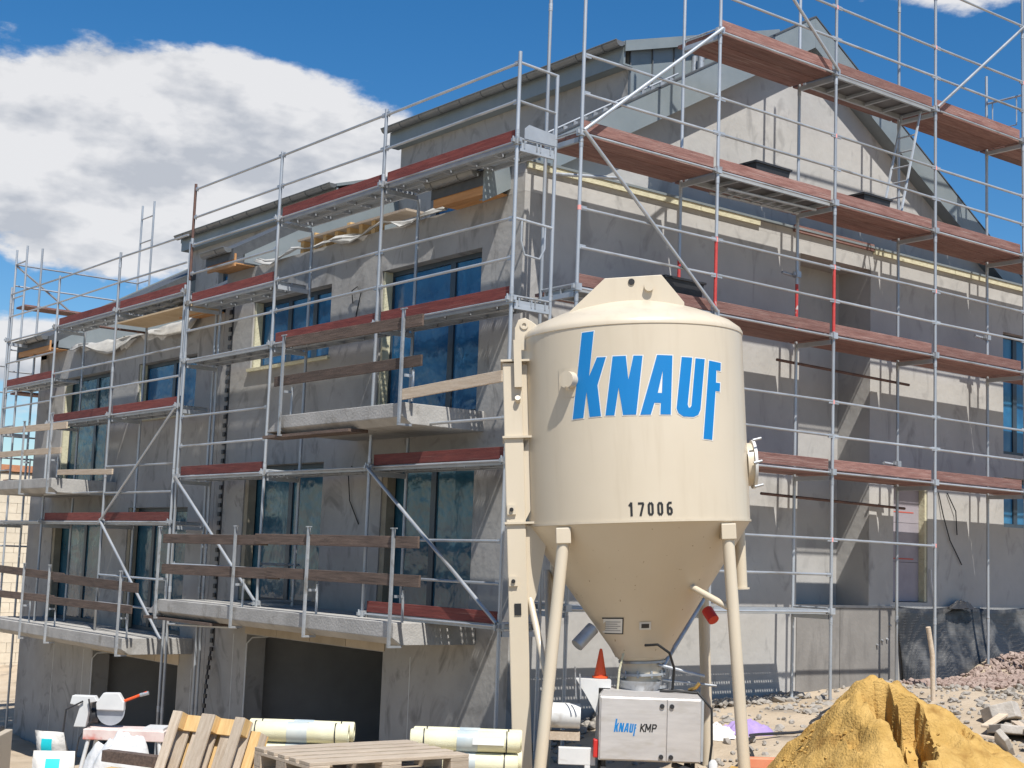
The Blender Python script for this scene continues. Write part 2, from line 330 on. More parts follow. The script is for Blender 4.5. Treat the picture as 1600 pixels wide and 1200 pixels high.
# ------------------------------------------------------------------ the two houses
XW, YW, YJ, YL, XR = 11.72, 14.80, 23.28, 32.25, 24.35     # front wall, gable wall, party joint, left end, right end
RX, YA = 17.95, 15.37                                      # ridge, set-back attic gable
def roof_z(x, dz=0): return 12.03 - .582*abs(x-RX) + dz
def window(par, ax, plane, a0, a1, z0, z1, glass, splits=(.5,), sill=None, name='window', fr=.07, trans=None):
    """frame part with one pane sub-part per light; ax='x' wall faces -x, ax='y' wall faces -y"""
    d0, d1 = plane, plane+.07
    def bx(b, p, q, r, s, e0=d0, e1=d1):
        return b.box((e0, p, r), (e1, q, s)) if ax == 'x' else b.box((p, e0, r), (q, e1, s))
    b = B(); bx(b, a0, a1, z0, z0+fr); bx(b, a0, a1, z1-fr, z1); bx(b, a0, a0+fr, z0+fr, z1-fr); bx(b, a1-fr, a1, z0+fr, z1-fr)
    xs = [a0+fr] + [a0+(a1-a0)*s for s in splits] + [a1-fr]
    for s in xs[1:-1]: bx(b, s-.06, s+.06, z0+fr, z1-fr)
    f = b.obj(name, frame_m, par)
    for i in range(len(xs)-1):
        p = xs[i]+(.06 if i else 0)+.004; q = xs[i+1]-(.06 if i < len(xs)-2 else 0)-.004
        gb = B(); n = 7; mz = 9                         # film gently buckled over the glass
        for u in range(n+1):
            for w in range(mz+1):
                a = p+(q-p)*u/n; z = z0+fr+.004+(z1-z0-2*fr-.008)*w/mz
                k = 0 if u in (0, n) or w in (0, mz) else .012*noise.noise(Vector((a*1.7, z*1.7, plane)))
                gb.v.append((d0+.028+k, a, z) if ax == 'x' else (a, d0+.028+k, z))
        for u in range(n):
            for w in range(mz): gb.f.append((u*(mz+1)+w, (u+1)*(mz+1)+w, (u+1)*(mz+1)+w+1, u*(mz+1)+w+1))
        gb.obj('pane', glass, f, smooth=True)
    if sill:
        sb = B(); (sb.box((XW-.05, a0-.05, z0-.06), (plane+.02, a1+.05, z0-.005)) if ax == 'x' else sb.box((a0-.05, YW-.05, z0-.06), (a1+.05, plane+.02, z0-.005)))
        sb.obj('sill', sill, f)
    return f
def gutter(par, x, z, y0, y1, r=.085, mat=None):
    b = B(); n = 10; prof = [(x-r*math.cos(PI*k/n), z-r*math.sin(PI*k/n)) for k in range(n+1)] + [(x+(r-.008)*math.cos(PI*k/n), z-(r-.008)*math.sin(PI*k/n)) for k in range(n+1)]
    m_ = len(prof)
    b.v += [(p[0], y0, p[1]) for p in prof] + [(p[0], y1, p[1]) for p in prof]
    b.f += [(i, (i+1) % m_, m_+(i+1) % m_, m_+i) for i in range(m_)]
    b.f += [tuple(range(n+1)), tuple(range(m_, m_+n+1))[::-1]]
    b.tube([(x-r-.004, y0, z), (x-r-.004, y1, z)], .012, 6)
    o = b.obj('gutter', mat or zincd, par, smooth=True)
    y = min(y0, y1)+.35
    while y < max(y0, y1)-.1:                           # bracket straps round the gutter
        inst('gutter_bracket', ('gbr', r), lambda: B().tube([(-(r+.004)*math.cos(PI*k/8), 0, -(r+.004)*math.sin(PI*k/8)) for k in range(9)], .009, 5), zincd, o, (x, y, z)); y += .62
    return o
def prism_part(name, poly, ax, a, b_, mat, par, **k): return B().prism(poly, ax, a, b_).obj(name, mat, par, **k)

H1 = thing('terraced_house', 'grey rendered end house with gable side and higher garage, nearer the silo', 'house', (XW, YW, 0), group='pair of houses under construction')
H2 = thing('terraced_house', 'grey rendered house at the far left, its garage lower than its neighbour', 'house', (XW, YJ, 0), group='pair of houses under construction')
# --- front walls
W1 = (15.70, 18.20, 4.98, 7.26); W2 = (19.65, 22.23, 6.10, 7.26); D1 = (15.68, 17.95, 2.16, 4.30); D2 = (19.62, 22.2, 2.16, 4.42); GR = (17.70, 21.80, -.62, 1.62)
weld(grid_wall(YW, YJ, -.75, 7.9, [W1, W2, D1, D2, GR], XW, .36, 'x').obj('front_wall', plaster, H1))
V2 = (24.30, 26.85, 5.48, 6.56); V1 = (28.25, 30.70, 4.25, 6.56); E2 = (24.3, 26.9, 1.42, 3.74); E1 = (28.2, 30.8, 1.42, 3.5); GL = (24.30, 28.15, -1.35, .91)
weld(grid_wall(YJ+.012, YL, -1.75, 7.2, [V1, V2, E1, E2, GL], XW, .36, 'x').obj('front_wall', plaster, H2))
wx = XW+.17
window(H1, 'x', wx, W1[0], W1[1], W1[2], W1[3], filmB, (.36,)); window(H1, 'x', wx, *W2, filmB, (.30, .62), sill=yellowins)
window(H1, 'x', wx, *D1, filmT, (.52,)); window(H1, 'x', wx, *D2, filmT, (.5,))
window(H2, 'x', wx, *V2, filmB, (.5,), sill=yellowins); window(H2, 'x', wx, *V1, filmW, (.42,)); window(H2, 'x', wx, *E1, filmT, (.45,)); window(H2, 'x', wx, *E2, filmT, (.36, .68))
for h, (a0, a1, z0, z1) in ((H1, D2), (H1, D1), (H2, E1), (H2, E2)):
    B().box((XW+.02, a1-.13, z0+.02), (XW+.165, a1-.004, z1-.004)).obj('jamb_insulation', M('old_timber_jamb', (.22, .19, .14), (.3, .27, .2), 4, .9), h)
for h, (a0, a1, z0, z1) in ((H1, W2), (H1, W1), (H2, V2), (H2, V1)):
    B().box((XW+.03, a1-.05, z0+.01), (XW+.165, a1-.003, z1-.01)).obj('jamb_strip', yellowins, h)
# --- garages (open rooms)
for h, (a0, a1, z0, z1) in ((H1, GR), (H2, GL)):
    y0, y1, xb = a0-.5, a1+.35, 17.6
    B().box((XW+.36, y0-.15, z0), (xb, y0, z1+.25)).obj('garage_side_wall', dark, h); B().box((XW+.36, y1, z0), (xb, y1+.15, z1+.25)).obj('garage_side_wall', dark, h)
    B().box((xb, y0-.15, z0), (xb+.15, y1+.15, z1+.25)).obj('garage_back_wall', dark, h)
    B().box((XW+.362, y0-.14, z1+.26), (xb+.14, y1+.14, z1+.4)).obj('garage_ceiling', dark, h)
    B().box((XW-.25, y0, z0-.15), (xb, y1, z0+.015)).obj('garage_floor', concrete, h)
    B().tube([(XW-.02, a1-.06, z0+.05), (XW-.02, a1-.06, z1-.15), (XW+.05, a1-.1, z1-.05), (XW+.3, a1-.2, z1-.03)], .014, 6).obj('conduit', whitem, h, smooth=True)
    pl = 4
    for i in range(pl):                                # lintel boards of the formwork over the opening
        w = (a1-a0+.1)/pl; B().box((XW-.012, a0-.05+i*w+.006, z1+.012), (XW-.001, a0-.05+(i+1)*w-.006, z1+.22)).obj('lintel_board', M('lintel_ply', (.36, .30, .22), (.44, .37, .28), 3, .85, objvar=.15), h)
B().box((14.6, 26.0, -1.3), (14.68, 26.55, .55)).obj('stored_panel', pvc, H2)
B().box((16.0, 18.55, -.6), (16.1, 18.75, 1.1)).obj('stored_panel', pvc, H1)
for y, x in ((19.2, 15.2), (20.9, 14.4)): rod('steel_prop', (x, y, -.6), (x, y, 1.75), .03, galv, H1)
for y, x in ((25.2, 14.2),): rod('steel_prop', (x, y, -1.3), (x, y, 1.0), .03, galv, H2)
for i in range(4): B().box((17.0, 20.1+i*.14, -.6), (17.05, 20.22+i*.14, 1.2-.15*(i % 2))).obj('stored_plank', palletm, H1)
for h, ys in ((H1, (17.0, 22.25)), (H2, (23.75, 28.6, 30.2))):
    for y in ys: B().box((XW-.004, y-.006, -.6 if h is H1 else -1.4), (XW-.0005, y+.006, 1.6 if h is H1 else .9)).obj('wall_joint', whitem, h)
# --- remaining shell so the rooms are dark
for h, y0, y1, dz in ((H1, YW, YJ-.02, 0), (H2, YJ+.03, YL, -.7)):
    B().box((XR-.3, y0, -.8+dz), (XR, y1, 7.3+dz)).obj('rear_wall', plaster, h)
    for k, z in enumerate((1.9, 4.7, 7.45)): B().box((XW+.365, y0+.67 if h is H1 else y0+.05, z+dz), (XR-.305, y1-.05 if h is H1 else y1-.37, z+.22+dz)).obj('floor_slab', concrete, h)
B().box((XW+.37, YJ-.2, -.7), (XR-.31, YJ-.03, 7.4)).obj('party_wall', plaster, H1)
# party-wall panel standing above the lower neighbour
weld(grid_wall(XW+.361, XR, -1.7, 7.1, [], YL-.36, .36, 'y').obj('end_wall', plaster, H2))
prism_part('end_gable', [(XW, 7.1), (XR, 7.1), (XR, roof_z(XR)-1.05), (RX, roof_z(RX)-1.05), (XW, roof_z(XW)-1.05)], 'y', YL-.36, YL-.003, plaster, H2)
# --- gable wall with its recess, door, windows
REC = (17.28, 19.03, 2.47, 7.95); DOOR = (19.66, 20.58, 2.55, 4.45); GW1 = (22.8, 24.0, 5.2, 7.4); GW2 = (22.8, 24.0, 3.9, 4.78)
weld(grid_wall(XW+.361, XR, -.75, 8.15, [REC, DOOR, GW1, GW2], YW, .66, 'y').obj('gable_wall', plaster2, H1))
B().box((XW, YW, 7.902), (XW+.3605, YA+.03, 8.148)).obj('parapet_corner', plaster2, H1)
B().box((XW-.04, YW-.06, 8.302), (XR, YA-.002, 8.335)).obj('parapet_cap', zinc, H1); B().box((XW, YW+.002, 8.1525), (XR, YA-.002, 8.3)).obj('parapet_course', plaster2, H1)
B().box((REC[0]-.1, YW+.655, REC[2]-.1), (REC[1]+.1, YW+.8, REC[3]+.1)).obj('recess_wall', plaster2, H1)
prism_part('gable_peak', [(XW, 8.152), (XR, 8.152), (XR, roof_z(XR)-.42+.17), (RX, roof_z(RX)-.25), (XW, roof_z(XW)-.25)], 'y', YA, YA+.3, plaster2, H1)
window(H1, 'y', YW+.15, *GW1, filmC, (.5,)); window(H1, 'y', YW+.15, *GW2, filmC, (.5,))
for i, (z0, z1) in enumerate(((2.56, 3.2), (3.206, 3.85), (3.856, 4.44))): B().box((DOOR[0]+.003, YW+.14, z0), (DOOR[1]-.003, YW+.19, z1)).obj('door_board', violet, H1)
for z in (3.25, 4.02): B().box((DOOR[0]+.08, YW+.136, z), (DOOR[1]-.2, YW+.1395, z+.018)).obj('marking_line', M('red_marker', (.5, .09, .06)), H1)
B().box((DOOR[1]-.055, YW+.02, 2.56), (DOOR[1]-.003, YW+.139, 4.44)).obj('jamb_strip', yellowins, H1)
for x0, x1 in ((XW+.02, 12.5), (12.51, 15.0), (15.01, 16.3), (19.08, 21.3), (21.31, 24.3)):
    B().box((x0, YW-.045, 8.215), (x1, YW-.002, 8.30)).obj('insulation_strip', yellowins, H1)
B().box((17.1, YW-.05, 8.26), (19.06, YW-.006, 8.37)).obj('lintel_plank', brownwood, H1)
for x0, x1 in ((17.285, 18.3), (18.312, 19.78)):
    B().box((x0, YW-.014, -.5), (x1, YW-.0005, 2.446)).obj('concrete_panel', M('basement_concrete', (.185, .172, .156), (.235, .22, .20), 1.8, .9, .2, 18, spots=((.15, .14, .128), 2, .56, .2, (2, 2, .5))), H1)
for x, z in ((19.55, 2.17), (19.47, 1.95), (19.35, 1.93), (19.22, 1.86)): rod('anchor_stub', (x, YW-.05, z), (x, YW-.014, z+.01), .018, galv, H1)
B().box((17.25, YW-.03, 2.45), (19.8, YW-.002, 2.485)).obj('ledge', slabmat, H1)
# --- roofs
def roofs(h, dz, yo, side, s1, s2, yj):
    """yo: outer verge y, side: +1 gable at low y, -1 gable at high y ; s1 / s2: limits of the end strip and the strip at the joint"""
    lo, hi = (yo, s1) if side > 0 else (s1, yo)
    sl = lambda x: roof_z(x, dz)
    T = .2
    slope = lambda xa, xb: [(xa, sl(xa)), (xb, sl(xb)), (xb, sl(xb)-T), (xa, sl(xa)-T)]
    prism_part('roof_slope', slope(11.28, RX), 'y', lo, hi, tile, h)
    l2, h2 = (s2, yj) if side > 0 else (yj, s2)
    prism_part('roof_slope', slope(11.28, RX), 'y', l2, h2, tile, h)
    a, c = (yo, yj) if side > 0 else (yj, yo)
    prism_part('roof_slope', slope(RX+.002, XR+.5), 'y', a, c, tile, h)
    # set-back attic storey with shed roof and terrace in front of it
    zf = 10.95+dz; xd = 14.62; y0, y1 = (s1-.35, s2) if side > 0 else (s2, s1+.35)
    prism_part('attic_roof', [(xd-.22, zf), (RX, sl(RX)+.03), (RX, sl(RX)-.02), (xd-.22, zf-.06)], 'y', y0-.12, y1+.12, zinc, h)
    prism_part('attic_fascia', [(xd-.2, zf-.065), (xd-.16, zf-.065), (xd-.16, zf-.36), (xd-.2, zf-.36)], 'y', y0-.1, y1+.1, zinc, h)
    B().box((xd-.158, y0-.1, zf-.36), (xd-.002, y1+.1, zf-.335)).obj('attic_soffit', zinc, h)
    ws = [(y0+.5, y0+2.1, 7.75+dz, 9.9+dz), (y0+3.1, y0+5.2, 7.75+dz, 9.9+dz)]
    weld(grid_wall(y0, y1, 7.6+dz, zf-.07, ws, xd, .3, 'x').obj('attic_wall', plaster, h))
    for w in ws: window(h, 'x', xd+.12, *w, filmB, (.5,))
    gutter(h, xd-.30, zf-.02, y0-.14, y1+.14)
    B().box((XW+.37, min(s1, s2)+.05, 7.62+dz), (xd-.001, max(s1, s2)-.05, 7.68+dz)).obj('terrace_floor', slabmat, h)
    # metal-clad cheeks
    for y, t in ((s1, .05), (s2, -.05) if side > 0 else (s2, .05)):
        t = .05 if y == max(s1, s2) else -.05
        prism_part('terrace_cheek', [(11.5, 7.93+dz), (xd-.002, 7.93+dz), (xd-.002, sl(xd)-T), (11.5, sl(11.5)-T)], 'y', y, y+t, zinc, h)
    yc = y0 if side > 0 else y1
    b = B(); xs = [xd+.002+i*.47 for i in range(8)]
    ztop = lambda x: zf-.07+(x-xd)*(sl(RX)+.03-zf)/(RX-xd+.22)
    for i, x in enumerate(xs[:-1]):
        xb = min(xs[i+1], 17.8)-.006
        pc = [(x, sl(x)-.05), (xb, sl(xb)-.05), (xb, ztop(xb)), (x, ztop(x))]
        if ztop(xb) <= sl(xb): continue
        B().prism(pc, 'y', yc-.03*side, yc+.02*side).obj('cladding_panel', zinc, h)
        B().prism([(x-.012, sl(x)-.03), (x+.006, sl(x)-.03), (x+.006, ztop(x)), (x-.012, ztop(x))], 'y', yc-.055*side, yc-.031*side).obj('standing_seam', zincd, h)
    B().prism([(xd-.2, zf+.01), (17.9, sl(17.9)+.05), (17.9, sl(17.9)-.12), (xd-.2, zf-.16)], 'y', yc-.15*side, yc-.12*side).obj('roof_edge_trim', zinc, h)
    # eaves: gutter, timber fascia and soffit on the two strips
    for q0, q1 in ((lo, hi), (l2, h2)):
        gutter(h, 11.22, 8.16+dz, q0+.08, q1-.02)
        B().box((11.30, q0-.02, 7.84+dz), (11.335, q1-.03, 8.06+dz)).obj('fascia_board', soffit, h)
        n = 3
        for i in range(n): B().box((11.337+i*.126, q0+.02, 7.89+dz), (11.337+(i+1)*.126-.004, q1-.03, 7.91+dz)).obj('soffit_board', soffit, h)
    # verge fascias
    ys = (yo-.04, yo) if side > 0 else (yo, yo+.04)
    prism_part('verge_board', [(11.28, sl(11.28)+.03), (RX, sl(RX)+.03), (RX, sl(RX)-.48), (11.28, sl(11.28)-.42)], 'y', *ys, zinc, h)
    prism_part('verge_board', [(RX+.003, sl(RX)+.03), (XR+.5, sl(XR+.5)+.03), (XR+.5, sl(XR+.5)-.44), (RX+.003, sl(RX)-.48)], 'y', *ys, zinc, h)
    if side > 0:
        prism_part('verge_soffit', [(11.4, sl(11.4)-.40), (RX, sl(RX)-.46), (RX, sl(RX)-.48), (11.4, sl(11.4)-.42)], 'y', yo+.002, YA+.01, zinc, h)
        prism_part('verge_soffit', [(RX+.003, sl(RX)-.46), (XR, sl(XR)-.40), (XR, sl(XR)-.42), (RX+.003, sl(RX)-.48)], 'y', yo+.002, YA+.01, zinc, h)
        prism_part('verge_cap', [(11.25, sl(11.25)+.06), (RX, sl(RX)+.06), (RX, sl(RX)+.035), (11.25, sl(11.25)+.035)], 'y', yo-.05, yo+.1, tile, h)
        prism_part('verge_cap', [(RX+.003, sl(RX)+.06), (XR+.5, sl(XR+.5)+.06), (XR+.5, sl(XR+.5)+.035), (RX+.003, sl(RX)+.035)], 'y', yo-.05, yo+.1, tile, h)
        for i in range(16):                            # snow-guard hooks along the strip
            x = 12.2+i*.19; inst('snow_guard', 'sg', lambda: B().box((-.04, -.015, 0), (.04, .015, .09)), galv, h, (x, yo+.35, sl(x)-.005))
        rod('snow_rail', (12.0, yo+.35, sl(12.0)+.10), (15.2, yo+.35, sl(15.2)+.10), .016, galv, h)
roofs(H1, 0, 15.15, 1, 16.35, 22.25, YJ)
roofs(H2, -.7, YL+.3, -1, 30.65, 24.3, YJ+.01)
for y, z in ((15.8, 10.98), (15.95, 11.0)): rod('vent_pipe', (16.0, y, 10.6), (16.0, y, 11.12), .055, galv, H1)
# loose membrane and rubble on top of the parapet
def ribbon(name, pts, w, mat, par, amp=.05, seed=0, nseg=5):
    b = B(); n = len(pts)
    for i, p in enumerate(pts):
        for k in range(nseg+1):
            t = k/nseg
            b.v.append((p[0]-w*t*.35+amp*noise.noise(Vector((i*.5, k*.7, seed))), p[1]+.03*noise.noise(Vector((i*.9, k, seed+3))), p[2]-w*t*p[3]+amp*noise.noise(Vector((i*.6, k*.5, seed+9)))))
    for i in range(n-1):
        for k in range(nseg): b.f.append((i*(nseg+1)+k, (i+1)*(nseg+1)+k, (i+1)*(nseg+1)+k+1, i*(nseg+1)+k+1))
    o = b.obj(name, mat, par, smooth=True); s = o.modifiers.new('thickness', 'SOLIDIFY'); s.thickness = .012; return o
memb = M('grey_roof_membrane', (.33, .32, .30), (.45, .44, .41), 3, .8, .3, 12)
ribbon('parapet_membrane', [(XW-.02, 16.5+i*.28, 7.97+.05*math.sin(i*1.3), .35+.25*math.sin(i*.8)) for i in range(21)], .22, memb, H1, .05, 2)
ribbon('parapet_membrane', [(XW-.03, 24.2+i*.3, 7.27-.10*math.sin(i*.15), .55+.3*math.sin(i*.6)) for i in range(21)], .36, memb, H2, .06, 5)
for i in range(7): B().box((11.8, 18.6+i*.36, 7.93), (11.98, 18.6+i*.36+.1, 8.14+.04*(i % 3))).obj('timber_offcut', freshm, H1)
B().box((11.76, 17.7, 8.13), (12.1, 20.9, 8.165)).obj('stored_plank', palletm, H1)
# thin cables and hooks on the render
for h, pts in ((H1, [(18.95, 6.85), (18.97, 7.05), (18.8, 7.1), (18.72, 7.0), (18.85, 6.7), (18.95, 6.3)]), (H1, [(18.6, 4.2), (18.72, 4.32), (18.8, 4.2), (18.75, 3.8), (18.5, 3.45)])):
    B().tube([(XW-.03-.02*math.sin(i), p[0], p[1]) for i, p in enumerate(pts)], .009, 5).obj('cable', blackp, h, smooth=True)
B().tube([(20.85, YW-.02, 4.4), (20.95, YW-.05, 4.0), (21.15, YW-.04, 3.6), (21.5, YW-.03, 3.2)], .010, 5).obj('cable', blackp, H1, smooth=True)
B().tube([(21.1, YW-.02, 4.4), (21.3, YW-.05, 4.1), (21.35, YW-.04, 3.7)], .010, 5).obj('cable', blackp, H1, smooth=True)
B().tube([(20.63, YW-.03, 3.1), (20.6, YW-.06, 2.9), (20.67, YW-.05, 2.7), (20.75, YW-.04, 2.5)], .014, 5).obj('cable', whitem, H1, smooth=True)
# row of black blocks up the wall near the house joint, slanting run below
b = B()
for i in range(40): b.box((XW-.03, 22.98, 1.4+i*.155), (XW-.001, 23.06, 1.4+i*.155+.075))
b.box((XW-.012, 22.94, 1.35), (XW-.0008, 22.98, 7.6)); b.obj('notched_strip', black, H1)
b = B()
for i in range(12):
    c = Vector((XW-.06-.05*i, 22.92-.02*i*i*.12-.06*i+.6*(i/12)*0, 1.3-i*.15)); b.box(c-Vector((.015, .045, .035)), c+Vector((.015, .045, .035)))
b.tube([(XW-.05-.05*i, 22.95-.02*i*i*.12-.06*i, 1.3-i*.15) for i in range(13)], .018, 5); b.obj('slanting_strip', black, H1)

# ------------------------------------------------------------------ balconies (parts of the houses)
def balcony(h, y0, y1, z0, z1, tip=True):
    xf = 10.40
    prof = [(xf, z1), (XW-.002, z1), (XW-.002, z0), (xf+.14, z0), (xf, z0+.09)]
    o = B().prism(prof, 'y', y0, y1).obj('balcony_slab', slabmat, h, bevel=.008)
    if tip:
        B().add([(xf, y1+.001, z1), (xf, y1+.001, z0+.05), (xf+.3, y1+.001, z1), (xf+.3, y1+.001, z0), (xf+.02, y1+.45, z0+.05), (xf+.3, y1+.45, z0)],
                [(0, 1, 4), (1, 3, 5, 4), (0, 4, 5, 2), (2, 5, 3), (0, 2, 3, 1)]).obj('balcony_wedge', slabmat, o)
        B().box((xf-.02, y1-1.9, z0-.045), (xf+.3, y1+.5, z0-.003)).obj('formwork_plank', darkwood, o)
    return o
balcony(H1, 15.5, 18.68, 4.70, 4.975); balcony(H1, 15.5, 22.42, 1.87, 2.155)
balcony(H2, 27.55, 31.0, 3.98, 4.255, False); balcony(H2, 23.75, 31.0, 1.15, 1.43, False)

# ------------------------------------------------------------------ scaffolds
R = .0245
def coupler(par, p, rot=0):
    inst('coupler', 'cp', lambda: B().box((-.046, -.046, -.045), (.046, .046, .045)).box((-.075, -.018, -.022), (-.04, .018, .03)).box((-.018, .04, -.022), (.018, .085, .022)).tube([(.02, .05, -.05), (.02, .05, .06)], .011, 6), galv, par, p, (0, 0, rot))
def steel_plank_mesh(L, w):
    def f():
        return B().box((-w/2, -L/2, -.003), (w/2, L/2, 0))
    return f
def steel_deck(par, a, b_, lo, hi, z, along):
    """steel planks between bay ends a..b_ (along 'y' or 'x'), cross range lo..hi"""
    n = 2; w = (hi-lo)/n-.012; L = b_-a-.06
    for i in range(n):
        c = lo+(i+.5)*(hi-lo)/n; mid = (a+b_)/2
        loc = (c, mid, z) if along == 'y' else (mid, c, z); rot = (0, 0, 0) if along == 'y' else (0, 0, PI/2)
        o = inst('deck_plank', ('sp', round(L, 2), round(w, 2)), steel_plank_mesh(L, w), galvd, par, loc, rot)
        def sides():
            q = B()
            for sx in (-1, 1): q.box((sx*w/2-.004, -L/2, -.062), (sx*w/2+.004, L/2, .001)); q.box((min(sx*w/2, sx*(w/2-.03)), -L/2, -.066), (max(sx*w/2, sx*(w/2-.03)), L/2, -.0625))
            for k in range(6): y = -L/2+.06+k*(L-.12)/5; q.box((-w/2+.005, y-.02, -.055), (w/2-.005, y+.02, -.004))
            return q
        s = inst('plank_flange', ('sf', round(L, 2), round(w, 2)), sides, galvs, o, loc, rot)
def wood_deck(par, a, b_, lo, hi, z, along, mat, n=2):
    for i in range(n):
        w = (hi-lo)/n-.012; c = lo+(i+.5)*(hi-lo)/n; j = rnd.uniform(-.012, .012)
        if along == 'x': B().box((a+.02+j, c-w/2, z-.045), (b_-.02+j, c+w/2, z)).obj('deck_plank', mat, par, bevel=.004)
        else: B().box((c-w/2, a+.02+j, z-.045), (c+w/2, b_-.02+j, z)).obj('deck_plank', mat, par, bevel=.004)
def transom(par, p, q, z):
    """U-profile between outer and inner standard with plank hooks"""
    p = Vector(p); q = Vector(q); d = (q-p).normalized(); s = Vector((-d.y, d.x, 0))*.02
    b = B(); 
    def bar(z0, z1, w): 
        e = s.normalized()*w; b.hexa([p-e+Vector((0, 0, z0)), q-e+Vector((0, 0, z0)), q+e+Vector((0, 0, z0)), p+e+Vector((0, 0, z0)), p-e+Vector((0, 0, z1)), q-e+Vector((0, 0, z1)), q+e+Vector((0, 0, z1)), p+e+Vector((0, 0, z1))])
    bar(z-.14, z-.075, .022); b.obj('transom', galvs, par)
def rail(par, a, b_, mat=None): return rod('guardrail', a, b_, .0195, mat or galv, par)
def pole(par, x, y, z0, z1, mat=None, lean=(0, 0)):
    o = rod('pole', (x, y, z0), (x+lean[0], y+lean[1], z1), R, mat or galv, par)
    z = math.ceil((z0-.22)/2)*2+.3
    while z < z1-.2:                                   # spigot sleeves where frames are stacked
        if z > z0+.3: rod('joint_sleeve', (x, y, z-.05), (x, y, z+.05), R+.004, galv, par)
        z += 2.0
    return o
def base_plate(par, x, y, z):
    B().box((x-.075, y-.075, z), (x+.075, y+.075, z+.01)).tube([(x, y, z+.01), (x, y, z+.3)], .017, 8).obj('base_plate', galv, par)

# --- front scaffold of the near house: standards at F0..F3
XO, XI = 10.84, 11.46
F0, F1, F2, F3 = 13.88, 16.92, 19.90, 22.95
S1 = thing('front_scaffold', 'steel scaffold along the front of the near house, red toe boards', 'scaffold', (XO, F0, 0))
Z = 8.22
g0 = gz(XO, F0)
for x, top in ((XO, 9.36), (XI, 9.2)): pole(S1, x, F0, g0+.1, top); base_plate(S1, x, F0, gz(x, F0)-.02)
for x, top in ((XO, 9.3), (XI, 8.1)):
    pole(S1, x, F1, 2.165, 4.65); pole(S1, x, F1, 4.98, top)
    pole(S1, x, F2, 2.165, 9.28 if x == XO else 8.1)
    pole(S1, x, F3, gz(x, F3)-.05, 7.6)
pole(S1, XO, F3, 7.62, 9.32, rust); pole(S1, XO+.01, F3+.075, 5.6, 8.3)
decks = [(F0, F1, 8.22, 1), (F1, F2, 8.22, 1), (F2, F3, 7.22, 1), (F0, F1, 6.22, 1), (F1, F2, 6.22, 1), (F2, F3, 6.22, 0), (F0, F1, 4.22, 1), (F1, F2, 4.22, 0), (F2, F3, 4.22, 1), (F0, F1, 2.22, 1)]
for a, c, z, toe in decks:
    steel_deck(S1, a, c, XO+.05, XI-.04, z, 'y')
    rod('ledger', (XO, a+.03, z-.02), (XO, c-.03, z-.02), .014, galv, S1)
    if toe: B().box((XO+.03, a+.05, z+.006), (XO+.058, c-.05, z+.156)).obj('toe_board', redwood, S1, bevel=.004)
for y in (F0, F1, F2, F3):
    for z in (8.22, 6.22, 4.22, 2.22):
        if y == F3 and z in (8.22, 2.22): z -= 1 if z == 8.22 else 9
        if z < 0 or (y == F1 and False): continue
        transom(S1, (XO+.03, y, 0), (XI-.03, y, 0), z); coupler(S1, (XO, y, z-.02), PI/2)
        rod('cross_tube', (XO+.02, y, z+.02), (XI-.02, y, z+.02), .014, galv, S1)
transom(S1, (XO+.03, F2, 0), (XI-.03, F2, 0), 7.22)
rails = [(F0, F1, 9.22), (F0, F1, 8.72), (F1, F2, 9.22), (F1, F2, 8.72), (F2, F3, 9.22), (F2, F3, 8.72), (F2, F3, 8.22), (F2, F3, 7.72), (F0, F1, 7.22), (F0, F1, 6.72), (F1, F2, 7.22), (F1, F2, 6.72), (F2, F3, 6.72), (F0, F1, 4.73), (F2, F3, 5.22), (F2, F3, 4.72), (F0, F1, 3.22), (F0, F1, 2.72), (F1, F2, 3.22), (F1, F2, 2.72), (F2, F3, 3.22), (F2, F3, 2.72)]
for a, c, z in rails:
    rail(S1, (XO-.0, a+.03, z+rnd.uniform(-.012, .012)), (XO, c-.03, z+rnd.uniform(-.012, .012)))
    for y in (a, c): inst('rail_wedge', 'rw', lambda: B().box((-.012, -.05, -.03), (.012, .05, .03)).tube([(.02, 0, -.04), (.02, 0, .05)], .008, 6), galv, S1, (XO, y+(.05 if y == a else -.05), z))
rod('brace', (XO-.045, F1, 4.2), (XO-.045, F0, 2.24), R, galv, S1); rod('brace', (XO-.045, F3, 4.2), (XO-.045, F2, 2.24), R, galv, S1)
# end frame at F0: rails, toe plate, U hoop
for z in (9.22, 8.72, 7.22): rod('end_rail', (XO, F0, z), (XI, F0, z-.03), .018, galv, S1)
B().add([(XO+.1, F0-.012, 8.25), (XI-.02, F0-.012, 8.25), (XI-.02, F0-.012, 8.40), (XO+.17, F0-.012, 8.44), (XO+.1, F0-.012, 8.38)], [(0, 1, 2, 3, 4)]).obj('end_toe_plate', galvs, S1).modifiers.new('t', 'SOLIDIFY').thickness = .008
B().tube([(XO+.12, F0, 7.2), (XO+.12, F0, 6.95), (XO+.18, F0, 6.78), (XI-.2, F0, 6.76), (XI-.12, F0, 6.9), (XI-.12, F0, 7.18)], .014, 8).obj('hoop', galv, S1, smooth=True)
for z in (8.22, 6.22, 4.22):
    B().box((XO+.04, F0-.02, z-.1), (XI-.04, F0-.008, z-.03)).obj('transom_face', galvs, S1)
    for x in (XO+.1, XO+.3, XO+.36, XI-.1): B().box((x-.01, F0-.03, z-.1), (x+.01, F0-.021, z+.0)).obj('plank_hook', galv, S1)
rod('ledger', (XO, F2+.03, 1.9+.9), (XI+.1, F2+.03, 2.8), .02, galv, S1)
# half-finished ledger and stub tubes near the ground
rod('ledger', (XO, F3, 1.72), (XO+.02, F2+.6, 1.80), .02, galv, S1); rod('stub_tube', (XO+.1, F3-.6, 1.86), (XI, F2+.9, 1.93), .024, rust, S1)

